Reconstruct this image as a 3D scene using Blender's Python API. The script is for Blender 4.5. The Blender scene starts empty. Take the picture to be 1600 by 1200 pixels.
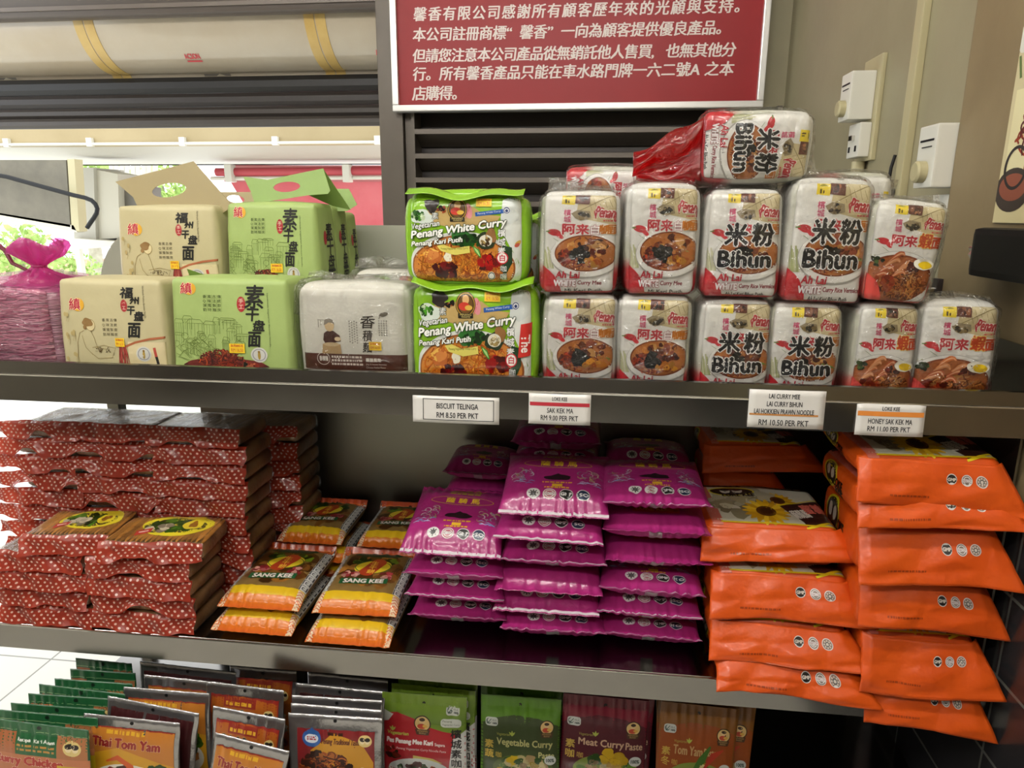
import bpy, bmesh, math, random
import numpy as np
from mathutils import Matrix, Vector
from mathutils.geometry import tessellate_polygon

SC = bpy.context.scene
COL = SC.collection

# ------------------------------------------------------------------ camera
F = 1100.0
YAW, PITCH, ROLL = [math.radians(a) for a in (6.654, 13.632, 0.278)]
CAM = np.array([0.0, -1.15, 1.52])
_fw = np.array([-math.sin(YAW) * math.cos(PITCH), math.cos(YAW) * math.cos(PITCH), -math.sin(PITCH)])
_rt = np.array([math.cos(YAW), math.sin(YAW), 0.0])
_up = np.cross(_rt, _fw)
RR = math.cos(ROLL) * _rt + math.sin(ROLL) * _up
UU = -math.sin(ROLL) * _rt + math.cos(ROLL) * _up
cam_data = bpy.data.cameras.new('camera')
cam_data.sensor_fit = 'HORIZONTAL'
cam_data.sensor_width = 36.0
cam_data.lens = F / 1600.0 * 36.0
cam_data.clip_start = 0.02
cam = bpy.data.objects.new('camera', cam_data)
COL.objects.link(cam)
cam.matrix_world = Matrix(((RR[0], UU[0], -_fw[0], CAM[0]), (RR[1], UU[1], -_fw[1], CAM[1]),
                           (RR[2], UU[2], -_fw[2], CAM[2]), (0, 0, 0, 1)))
SC.camera = cam


def ray(px, py):
    return (px - 800) / F * RR - (py - 600) / F * UU + _fw


def at(px, py, Y):
    d = ray(px, py)
    return CAM + d * ((Y - CAM[1]) / d[1])


def atz(px, py, Z):
    d = ray(px, py)
    return CAM + d * ((Z - CAM[2]) / d[2])


def atx(px, py, X):
    d = ray(px, py)
    return CAM + d * ((X - CAM[0]) / d[0])


# ------------------------------------------------------------------ world, exposure
SC.view_settings.view_transform = 'Standard'
SC.view_settings.look = 'None'
SC.view_settings.gamma = 1.0
SC.view_settings.exposure = 0.0
SC.view_settings.use_curve_mapping = False
world = bpy.data.worlds.new('daylight')
SC.world = world
world.use_nodes = True
_bg = world.node_tree.nodes['Background']
_bg.inputs['Color'].default_value = (0.93, 0.97, 1.0, 1)
_bg.inputs['Strength'].default_value = 3.1
LAMP_STRENGTH = 88.0
SC.cycles.max_bounces = 7
SC.cycles.diffuse_bounces = 3
SC.cycles.glossy_bounces = 4
SC.cycles.transmission_bounces = 4
SC.cycles.transparent_max_bounces = 10
SC.cycles.caustics_reflective = True
SC.cycles.caustics_refractive = False
SC.cycles.sample_clamp_indirect = 6.0


# ------------------------------------------------------------------ colours, materials
def lin(c):
    if isinstance(c, str):
        c = c.lstrip('#')
        c = [int(c[i:i + 2], 16) / 255 for i in (0, 2, 4)]
    c = np.asarray(c, float)
    return np.where(c <= 0.04045, c / 12.92, ((c + 0.055) / 1.055) ** 2.4)


def mat(name, col='#ffffff', rough=0.5, metal=0.0, spec=0.5, coat=0.0, bump=None, attr=False, vary=None, emit=None, rvar=None, transl=0.):
    """principled surface; bump=(scale, strength, distance), vary=(scale, colour2), attr: colour from the print attribute"""
    m = bpy.data.materials.new(name)
    m.use_nodes = True
    nt = m.node_tree
    b = nt.nodes['Principled BSDF']
    b.inputs['Base Color'].default_value = (*lin(col), 1)
    b.inputs['Roughness'].default_value = rough
    b.inputs['Metallic'].default_value = metal
    b.inputs['Specular IOR Level'].default_value = spec
    b.inputs['Coat Weight'].default_value = coat
    b.inputs['Coat Roughness'].default_value = 0.12
    tc = nt.nodes.new('ShaderNodeTexCoord')
    if attr:
        a = nt.nodes.new('ShaderNodeVertexColor')
        a.layer_name = 'Col'
        nt.links.new(a.outputs['Color'], b.inputs['Base Color'])
    elif vary:
        n = nt.nodes.new('ShaderNodeTexNoise')
        n.inputs['Scale'].default_value = vary[0]
        n.inputs['Detail'].default_value = 6
        n.inputs['Roughness'].default_value = 0.6
        mx = nt.nodes.new('ShaderNodeMix')
        mx.data_type = 'RGBA'
        mx.inputs[6].default_value = (*lin(col), 1)
        mx.inputs[7].default_value = (*lin(vary[1]), 1)
        rp = nt.nodes.new('ShaderNodeMapRange')
        rp.inputs[1].default_value = 0.35
        rp.inputs[2].default_value = 0.68
        src = tc.outputs['Object']
        if len(vary) > 2:
            mp = nt.nodes.new('ShaderNodeMapping')
            mp.inputs['Scale'].default_value = vary[2]
            nt.links.new(src, mp.inputs[0])
            src = mp.outputs[0]
        nt.links.new(src, n.inputs['Vector'])
        nt.links.new(n.outputs['Fac'], rp.inputs[0])
        nt.links.new(rp.outputs[0], mx.inputs[0])
        nt.links.new(mx.outputs[2], b.inputs['Base Color'])
    if rvar:
        n = nt.nodes.new('ShaderNodeTexNoise')
        n.inputs['Scale'].default_value = rvar[0]
        n.inputs['Detail'].default_value = 5
        nt.links.new(tc.outputs['Object'], n.inputs['Vector'])
        rp = nt.nodes.new('ShaderNodeMapRange')
        rp.inputs[3].default_value = rvar[1]
        rp.inputs[4].default_value = rvar[2]
        nt.links.new(n.outputs['Fac'], rp.inputs[0])
        nt.links.new(rp.outputs[0], b.inputs['Roughness'])
    if bump:
        n = nt.nodes.new('ShaderNodeTexNoise')
        n.inputs['Scale'].default_value = bump[0]
        n.inputs['Detail'].default_value = 3
        src = tc.outputs['Object']
        if len(bump) > 3:
            mp = nt.nodes.new('ShaderNodeMapping')
            mp.inputs['Scale'].default_value = bump[3]
            nt.links.new(src, mp.inputs[0])
            src = mp.outputs[0]
        nt.links.new(src, n.inputs['Vector'])
        bp = nt.nodes.new('ShaderNodeBump')
        bp.inputs['Strength'].default_value = bump[1]
        bp.inputs['Distance'].default_value = bump[2]
        nt.links.new(n.outputs['Fac'], bp.inputs['Height'])
        nt.links.new(bp.outputs[0], b.inputs['Normal'])
    if emit:
        b.inputs['Emission Color'].default_value = (*lin(emit[0]), 1)
        b.inputs['Emission Strength'].default_value = emit[1]
    if transl:
        t = nt.nodes.new('ShaderNodeBsdfTranslucent')
        src = b.inputs['Base Color']
        if src.is_linked:
            nt.links.new(src.links[0].from_socket, t.inputs[0])
        else:
            t.inputs[0].default_value = src.default_value
        mx = nt.nodes.new('ShaderNodeMixShader')
        mx.inputs[0].default_value = transl
        nt.links.new(b.outputs[0], mx.inputs[1])
        nt.links.new(t.outputs[0], mx.inputs[2])
        nt.links.new(mx.outputs[0], nt.nodes['Material Output'].inputs[0])
    return m


def film(name, tint='#ffffff', lo=0.045, hi=0.5, rough=0.08, milk=0.0):
    """thin clear or tinted plastic film: see-through, glossy at glancing angles, finely crinkled"""
    m = bpy.data.materials.new(name)
    m.use_nodes = True
    nt = m.node_tree
    nt.nodes.remove(nt.nodes['Principled BSDF'])
    out = nt.nodes['Material Output']
    tr = nt.nodes.new('ShaderNodeBsdfTransparent')
    tr.inputs[0].default_value = (*lin(tint), 1)
    gl = nt.nodes.new('ShaderNodeBsdfGlossy')
    gl.inputs['Roughness'].default_value = rough
    lw = nt.nodes.new('ShaderNodeLayerWeight')
    lw.inputs[0].default_value = 0.35
    rp = nt.nodes.new('ShaderNodeMapRange')
    rp.inputs[3].default_value = lo
    rp.inputs[4].default_value = hi
    tc = nt.nodes.new('ShaderNodeTexCoord')
    n = nt.nodes.new('ShaderNodeTexNoise')
    n.inputs['Scale'].default_value = 26
    n.inputs['Detail'].default_value = 3
    n.inputs['Distortion'].default_value = 2.5
    bp = nt.nodes.new('ShaderNodeBump')
    bp.inputs['Strength'].default_value = 0.8
    bp.inputs['Distance'].default_value = 0.014
    mx = nt.nodes.new('ShaderNodeMixShader')
    L = nt.links.new
    L(tc.outputs['Object'], n.inputs['Vector'])
    L(n.outputs['Fac'], bp.inputs['Height'])
    L(bp.outputs[0], gl.inputs['Normal'])
    L(bp.outputs[0], lw.inputs['Normal'])
    L(lw.outputs['Fresnel'], rp.inputs[0])
    L(rp.outputs[0], mx.inputs[0])
    base = tr
    if milk:
        df = nt.nodes.new('ShaderNodeBsdfTranslucent')
        df.inputs[0].default_value = (*lin(tint), 1)
        m2 = nt.nodes.new('ShaderNodeMixShader')
        m2.inputs[0].default_value = milk
        L(tr.outputs[0], m2.inputs[1])
        L(df.outputs[0], m2.inputs[2])
        base = m2
    L(base.outputs[0], mx.inputs[1])
    L(gl.outputs[0], mx.inputs[2])
    L(mx.outputs[0], out.inputs[0])
    return m


PRINT = mat('printed_plastic', rough=0.32, coat=0.25, attr=True, bump=(70, 0.25, 0.002))
PAPER = mat('printed_paper', rough=0.55, attr=True, bump=(40, 0.15, 0.002))
FLATP = mat('printed_card', rough=0.5, attr=True, bump=(900, 0.05, 0.0003))
FOILP = mat('printed_foil', rough=0.3, metal=0.35, coat=0.3, attr=True, bump=(60, 0.3, 0.003))
CLEAR = film('clear_wrap')
CLEARS = film('clear_wrap_soft', lo=0.04, hi=0.4, rough=0.16)
PINKF = film('pink_film', '#fdeef5', lo=0.05, hi=0.4, rough=0.1, milk=0.1)
HOTPINKF = film('magenta_film', '#f79ad8', lo=0.04, hi=0.3, rough=0.15, milk=0.5)
REDF = film('red_film', '#ee6068', lo=0.06, hi=0.45, rough=0.1, milk=0.5)


# ------------------------------------------------------------------ objects and naming
def thing(name, label, cat, loc=(0, 0, 0), rot=(0, 0, 0), group=None):
    o = bpy.data.objects.new(name, None)
    o.empty_display_size = 0.05
    COL.objects.link(o)
    o.location = loc
    o.rotation_euler = rot
    return tag(o, label, cat, group)


def tag(o, label, cat, group=None):
    o['label'] = label
    o['category'] = cat
    if group:
        o['group'] = group
    return o


def mesh_obj(name, V, Fc, m, parent=None, smooth=True, cols=None, loc=None, rot=None, label=None):
    me = bpy.data.meshes.new(name)
    me.from_pydata([tuple(map(float, v)) for v in V], [], [tuple(map(int, f)) for f in Fc])
    if smooth:
        me.shade_smooth()
    if cols is not None:
        at_ = me.color_attributes.new('Col', 'FLOAT_COLOR', 'POINT')
        c4 = np.ones((len(V), 4), np.float32)
        c4[:, :3] = cols
        at_.data.foreach_set('color', c4.ravel())
    me.materials.append(m)
    me.update()
    o = bpy.data.objects.new(name, me)
    COL.objects.link(o)
    if parent is not None:
        o.parent = parent
    if loc is not None:
        o.location = loc
    if rot is not None:
        o.rotation_euler = rot
    if label:
        o['label'] = label
    return o


class MB:
    """collects boxes, tubes and prisms into one mesh"""

    def __init__(s):
        s.V = []
        s.F = []

    def add(s, V, Fc):
        n = len(s.V)
        s.V += [tuple(v) for v in V]
        s.F += [tuple(i + n for i in f) for f in Fc]
        return s

    def box(s, x0, x1, y0, y1, z0, z1, bev=0.0):
        if bev:
            bm = bmesh.new()
            bmesh.ops.create_cube(bm, size=1)
            for v in bm.verts:
                v.co = Vector((x0 + (v.co.x + .5) * (x1 - x0), y0 + (v.co.y + .5) * (y1 - y0), z0 + (v.co.z + .5) * (z1 - z0)))
            bmesh.ops.bevel(bm, geom=bm.edges[:], offset=bev, segments=2, affect='EDGES', profile=0.7)
            bm.verts.ensure_lookup_table()
            s.add([v.co[:] for v in bm.verts], [[v.index for v in f.verts] for f in bm.faces])
            bm.free()
            return s
        V = [(x, y, z) for x in (x0, x1) for y in (y0, y1) for z in (z0, z1)]
        return s.add(V, [(0, 1, 3, 2), (4, 6, 7, 5), (0, 4, 5, 1), (2, 3, 7, 6), (0, 2, 6, 4), (1, 5, 7, 3)])

    def tube(s, pts, r, n=12, caps=True):
        pts = [np.array(p, float) for p in pts]
        rs = r if hasattr(r, '__len__') else [r] * len(pts)
        V, Fc = [], []
        up = None
        for i, p in enumerate(pts):
            t = pts[min(i + 1, len(pts) - 1)] - pts[max(i - 1, 0)]
            t /= np.linalg.norm(t)
            if up is None:
                up = np.array([0, 0, 1.0]) if abs(t[2]) < .9 else np.array([1.0, 0, 0])
            a = np.cross(up, t)
            a /= np.linalg.norm(a)
            b = np.cross(t, a)
            up = b
            for k in range(n):
                th = 2 * math.pi * k / n
                V.append(p + rs[i] * (math.cos(th) * a + math.sin(th) * b))
        for i in range(len(pts) - 1):
            for k in range(n):
                Fc.append((i * n + k, i * n + (k + 1) % n, (i + 1) * n + (k + 1) % n, (i + 1) * n + k))
        if caps:
            Fc.append(tuple(range(n - 1, -1, -1)))
            Fc.append(tuple(range((len(pts) - 1) * n, len(pts) * n)))
        return s.add(V, Fc)

    def prof(s, prof, x0, x1, closed=True):
        """extrude a (y,z) profile along x"""
        n = len(prof)
        V = [(x0, y, z) for y, z in prof] + [(x1, y, z) for y, z in prof]
        Fc = [(i, (i + 1) % n, n + (i + 1) % n, n + i) for i in range(n if closed else n - 1)]
        if closed:
            Fc += [tuple(range(n - 1, -1, -1)), tuple(range(n, 2 * n))]
        return s.add(V, Fc)

    def build(s, name, m, parent=None, smooth=False, kind=None, label=None):
        o = mesh_obj(name, s.V, s.F, m, parent, smooth)
        if smooth:
            o.data.set_sharp_from_angle(angle=math.radians(35))
        if kind:
            o['kind'] = kind
        if label:
            o['label'] = label
        return o


# ------------------------------------------------------------------ soft pack shapes
class Noise:
    def __init__(s, seed, k0=30, k1=110, n=7):
        r = np.random.RandomState(seed)
        d = r.normal(size=(n, 3))
        d /= np.linalg.norm(d, axis=1)[:, None]
        s.k = d * r.uniform(k0, k1, n)[:, None]
        s.p = r.uniform(0, 6.28, n)
        s.a = 1 / (np.linalg.norm(s.k, axis=1) / k0)
        s.a /= s.a.sum()

    def __call__(s, P):
        return (np.sin(P @ s.k.T + s.p) * s.a).sum(1)

    def ridge(s, P):
        return ((1 - 2 * np.abs(np.sin(P @ s.k.T + s.p))) ** 3 * s.a).sum(1)


class Shape:
    face = 'front'

    def point(s, u, v):
        return s.map(s.face, u, v)

    def normal(s, u, v, face):
        e = 6e-4
        a = s.map(face, u + e, v) - s.map(face, u - e, v)
        b = s.map(face, u, v + e) - s.map(face, u, v - e)
        n = np.cross(a, b)
        return n / np.maximum(np.linalg.norm(n, axis=1), 1e-12)[:, None]


class RBox(Shape):
    """rounded, bulging, slightly crumpled block; origin at the middle of its base, front is -y"""

    def __init__(s, w, h, d, r=.015, bulge=.005, noise=.002, crink=.0, seed=0, taper=0., grow=0., lean=0., kfreq=(30, 110), depth_taper=0.):
        s.w, s.h, s.d = w, h, d
        s.hx = np.array([w / 2, d / 2, h / 2])
        s.r = min(r, s.hx.min() * .95)
        s.bulge, s.nz, s.cr, s.taper, s.grow, s.lean, s.dt = bulge, noise, crink, taper, grow, lean, depth_taper
        s.N = Noise(seed + 11, *kfreq)
        s.M = Noise(seed + 77, 60, 190)

    def base(s, q):
        inn = s.hx - s.r
        c = np.clip(q, -inn, inn)
        dv = q - c
        dr = dv / np.maximum(np.linalg.norm(dv, axis=1), 1e-9)[:, None]
        f = 1 - (q / s.hx) ** 2
        f = np.clip(f, 0, 1)
        ax = np.argmax(np.abs(q) / s.hx, 1)
        pr = f.prod(1) / np.maximum(f[np.arange(len(q)), ax], 1e-6)
        pr = np.where(f[np.arange(len(q)), ax] < 1e-6, np.array([np.delete(f, i, 1).prod(1) for i in range(3)])[ax, np.arange(len(q))], pr)
        disp = s.bulge * np.sqrt(np.maximum(pr, 0)) + s.nz * s.N(q) + s.grow
        if s.cr:
            disp = disp + s.cr * s.M.ridge(q)
        P = c + dr * (s.r + disp)[:, None]
        t = P[:, 2] / s.h
        P[:, 0] *= 1 - s.taper * t
        P[:, 1] *= 1 - (s.taper * .5 + s.dt) * t
        P[:, 1] += s.lean * (t + .5) * s.h
        P[:, 2] = np.maximum(P[:, 2] + s.h / 2, .0006 - min(s.grow, .0004))   # sits flat on its base
        return P

    def map(s, face, u, v):
        u = np.asarray(u, float)
        v = np.asarray(v, float)
        o = np.ones_like(u)
        if face == 'front':
            q = np.stack([u, -s.hx[1] * o, v], 1)
        elif face == 'right':
            q = np.stack([s.hx[0] * o, u, v], 1)
        elif face == 'left':
            q = np.stack([-s.hx[0] * o, -u, v], 1)
        else:
            q = np.stack([u, v, s.hx[2] * o], 1)
        return s.base(np.clip(q, -s.hx, s.hx))

    def dims(s, face):
        return {'front': (s.w, s.h), 'right': (s.d, s.h), 'left': (s.d, s.h), 'top': (s.w, s.d)}[face]

    def mesh(s, step=.008):
        n = np.clip((2 * s.hx / step).astype(int), 4, 34)
        lat = {}
        V = []
        Fc = []

        def vid(i, j, k):
            if (i, j, k) not in lat:
                lat[(i, j, k)] = len(V)
                V.append((i, j, k))
            return lat[(i, j, k)]
        nx, ny, nz = n
        for a, b, c, fix in ((0, 1, 2, nz), (1, 2, 0, nx), (2, 0, 1, ny)):
            for side in (0, 1):
                for i in range(n[a]):
                    for j in range(n[b]):
                        quad = []
                        for di, dj in ((0, 0), (1, 0), (1, 1), (0, 1)):
                            ix = [0, 0, 0]
                            ix[a] = i + di
                            ix[b] = j + dj
                            ix[c] = side * n[c]
                            quad.append(vid(*ix))
                        Fc.append(quad if side else quad[::-1])
        # denser towards the rounded rims
        T = np.array(V, float) / n * 2 - 1
        T = np.sin(T * math.pi / 2 * .78) / math.sin(math.pi / 2 * .78)
        return s.base(T * s.hx), Fc

    def build(s, name, m, parent, colfn=None, step=.008):
        V, Fc = s.mesh(step)
        return mesh_obj(name, V, Fc, m, parent, True, None if colfn is None else colfn(V))


def sstep(x):
    x = np.clip(x, 0, 1)
    return x * x * (3 - 2 * x)


class Pillow(Shape):
    """pouch with sealed flat ends. lying: u->x, v->y (front end -y), top face up; standing: u->x, v->z, top face towards -y"""
    face = 'top'

    def __init__(s, w, h, t, crimp=.012, ramp=.03, a=4., b=.5, noise=.0012, wr=.0012, seed=0, bend=0., bend_len=.05, stand=False,
                 teeth=0., pinch=.03, droop=0., backramp=None, floor=False, bbend=0., bbl=.03):
        s.floor = floor
        s.w, s.h, s.t, s.crimp, s.ramp, s.a, s.b = w, h, t, crimp, ramp, a, b
        s.nz, s.wr, s.stand, s.teeth, s.pinch, s.droop = noise, wr, stand, teeth, pinch, droop
        s.br = backramp or ramp
        s.bend, s.bl = bend, bend_len
        s.N = Noise(seed + 5, 25, 100)
        r = np.random.RandomState(seed)
        s.ph = r.uniform(0, 6.28, 8)
        s.kw = r.uniform(180, 420, 4)
        # centre line: front end bent down by `bend`, back seal bent up by `bbend` (radians)
        ss = np.linspace(-h / 2, h / 2, 201)
        th = bend * sstep((-(h / 2) + s.bl - ss) / s.bl) + bbend * sstep((ss - h / 2 + bbl) / (bbl * .4))
        ds = ss[1] - ss[0]
        y = np.concatenate([[0], np.cumsum(np.cos((th[1:] + th[:-1]) / 2) * ds)])
        z = np.concatenate([[0], np.cumsum(np.sin((th[1:] + th[:-1]) / 2) * ds)])
        y -= y[100]
        z -= z[100]
        s.ss, s.cy, s.cz, s.th = ss, y, z, th

    def half(s, u, v):
        e1 = np.clip((s.h / 2 - s.crimp + v) / s.ramp, 0, 1)
        e2 = np.clip((s.h / 2 - s.crimp - v) / s.br, 0, 1)
        g = (np.sin(e1 * math.pi / 2) * np.sin(e2 * math.pi / 2)) ** .75
        x = np.clip(np.abs(2 * u / s.w), 0, 1)
        return s.t / 2 * (1 - x ** s.a) ** s.b * g, g

    def map(s, face, u, v):
        sd = -1.0 if face == 'bottom' else 1.0
        u = np.clip(np.asarray(u, float), -s.w / 2, s.w / 2)
        v = np.clip(np.asarray(v, float), -s.h / 2, s.h / 2)
        T, g = s.half(u, v)
        dist = np.minimum(s.h / 2 - s.crimp - v, s.h / 2 - s.crimp + v)
        env = np.exp(-np.abs(dist) / .022)
        rip = sum(np.sin(s.kw[i] * u + s.ph[i] + v * 20) for i in range(4)) * .35
        P0 = np.stack([u, v, sd * T], 1)
        n = sd * (T + .0004) + s.nz * s.N(P0) * (0.25 + g) + s.wr * rip * env
        y = np.interp(v, s.ss, s.cy)
        z = np.interp(v, s.ss, s.cz)
        th = np.interp(v, s.ss, s.th)
        Y = y - np.sin(th) * n
        Z = z + np.cos(th) * n
        if s.droop:
            Z = Z - s.droop * sstep((np.abs(v) - (s.h / 2 - s.crimp - s.ramp)) / (s.crimp + s.ramp))
        X = u * (1 - s.pinch * g * (np.abs(2 * v / s.h) < 2))
        if s.stand:
            return np.stack([X, -Z, Y + s.h / 2], 1)
        Z = Z + s.t / 2
        if s.floor:
            Z = np.maximum(Z, .0006 if sd < 0 else .0012)
        return np.stack([X, Y, Z], 1)

    def normal(s, u, v, face):
        n = Shape.normal(s, u, v, face)
        return -n if face == 'bottom' else n

    def dims(s, face):
        return s.w, s.h

    def build(s, name, m, parent, colfn=None, nu=34, nv=36):
        us = np.sin(np.linspace(-1, 1, nu + 1) * 1.35) / math.sin(1.35) * s.w / 2
        k = max(2, int(nv * .2))
        c = s.crimp
        vs = np.unique(np.concatenate([np.linspace(-s.h / 2, -s.h / 2 + c, 3), np.linspace(-s.h / 2 + c, -s.h / 2 + c + s.ramp, k),
                                       np.linspace(-s.h / 2 + c + s.ramp, s.h / 2 - c - s.br, nv - 2 * k), np.linspace(s.h / 2 - c - s.br, s.h / 2 - c, k),
                                       np.linspace(s.h / 2 - c, s.h / 2, 3)]).round(6))
        nv1 = len(vs)
        if s.teeth:
            us = np.linspace(-s.w / 2, s.w / 2, 2 * (nu) + 1)
        n1 = len(us)
        U, Vv = np.meshgrid(us, vs)
        V2 = Vv.copy()
        if s.teeth:
            z = (np.arange(n1) % 2) * s.teeth
            V2[0] += z
            V2[-1] -= z
        top = s.map('top', U.ravel(), V2.ravel())
        bot = s.map('bottom', U.ravel(), V2.ravel())
        V = np.concatenate([top, bot])
        N = n1 * nv1
        Fc = []
        for j in range(nv1 - 1):
            for i in range(n1 - 1):
                a = j * n1 + i
                q = (a, a + 1, a + n1 + 1, a + n1)
                Fc.append(q)
                Fc.append(tuple(x + N for x in q[::-1]))
        for j in range(nv1 - 1):
            for i, sgn in ((0, 1), (n1 - 1, -1)):
                a, b = j * n1 + i, (j + 1) * n1 + i
                q = (a, b, b + N, a + N)
                Fc.append(q if sgn > 0 else q[::-1])
        for i in range(n1 - 1):
            for j, sgn in ((0, 1), (nv1 - 1, -1)):
                a, b = j * n1 + i, j * n1 + i + 1
                q = (a, a + N, b + N, b)
                Fc.append(q if sgn > 0 else q[::-1])
        cols = None
        if colfn is not None:
            UV = np.concatenate([np.stack([U.ravel(), V2.ravel(), np.ones(N)], 1), np.stack([U.ravel(), V2.ravel(), -np.ones(N)], 1)])
            cols = colfn(UV, V)
        return mesh_obj(name, V, Fc, m, parent, True, cols)


class Sheet(Shape):
    """thin sheet given by a function of (u, v)"""

    def __init__(s, w, h, fn, thick=.0006):
        s.w, s.h, s.fn, s.th = w, h, fn, thick

    def map(s, face, u, v):
        return s.fn(np.asarray(u, float), np.asarray(v, float))

    def dims(s, face):
        return s.w, s.h

    def build(s, name, m, parent, nu=24, nv=16, colfn=None, label=None, single=False):
        us = np.linspace(-s.w / 2, s.w / 2, nu + 1)
        vs = np.linspace(-s.h / 2, s.h / 2, nv + 1)
        U, V = np.meshgrid(us, vs)
        U, V = U.ravel(), V.ravel()
        P = s.map('front', U, V)
        if single:
            q_ = [(j * (nu + 1) + i, j * (nu + 1) + i + 1, (j + 1) * (nu + 1) + i + 1, (j + 1) * (nu + 1) + i) for j in range(nv) for i in range(nu)]
            return mesh_obj(name, P, q_, m, parent, True, None, label=label)
        Nn = s.normal(U, V, 'front')
        A = np.concatenate([P, P - Nn * s.th])
        n1 = nu + 1
        N = len(P)
        Fc = []
        for j in range(nv):
            for i in range(nu):
                a = j * n1 + i
                q = (a, a + 1, a + n1 + 1, a + n1)
                Fc.append(q)
                Fc.append(tuple(x + N for x in q[::-1]))
        edge = [(j * n1, (j + 1) * n1) for j in range(nv)][::-1]
        for a, b in [((j + 1) * n1, j * n1) for j in range(nv)] + [(j * n1 + nu, (j + 1) * n1 + nu) for j in range(nv)] + \
                [(i, i + 1) for i in range(nu)] + [(nv * n1 + i + 1, nv * n1 + i) for i in range(nu)]:
            Fc.append((b, a, a + N, b + N))
        return mesh_obj(name, A, Fc, m, parent, True, None if colfn is None else colfn(A), label=label)


# ------------------------------------------------------------------ printed artwork laid on the packs
_glyphs = {}


def glyphs(txt, shear=0., off=0., bold=False):
    k = (txt, shear, off)
    if k not in _glyphs:
        c = bpy.data.curves.new('lettering', 'FONT')
        c.body = txt
        c.resolution_u = 2
        c.shear = shear
        c.offset = off
        o = bpy.data.objects.new('lettering', c)
        m = o.to_mesh()
        m.calc_loop_triangles()
        V = np.array([v.co[:2] for v in m.vertices]).reshape(-1, 2)
        T = np.array([t.vertices[:] for t in m.loop_triangles]).reshape(-1, 3)
        if len(T):
            a, b, d = V[T[:, 0]], V[T[:, 1]], V[T[:, 2]]
            ar = (b[:, 0] - a[:, 0]) * (d[:, 1] - a[:, 1]) - (b[:, 1] - a[:, 1]) * (d[:, 0] - a[:, 0])
            T[ar < 0] = T[ar < 0][:, ::-1]
        o.to_mesh_clear()
        bpy.data.objects.remove(o)
        bpy.data.curves.remove(c)
        _glyphs[k] = (V, T)
    return _glyphs[k]


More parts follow.
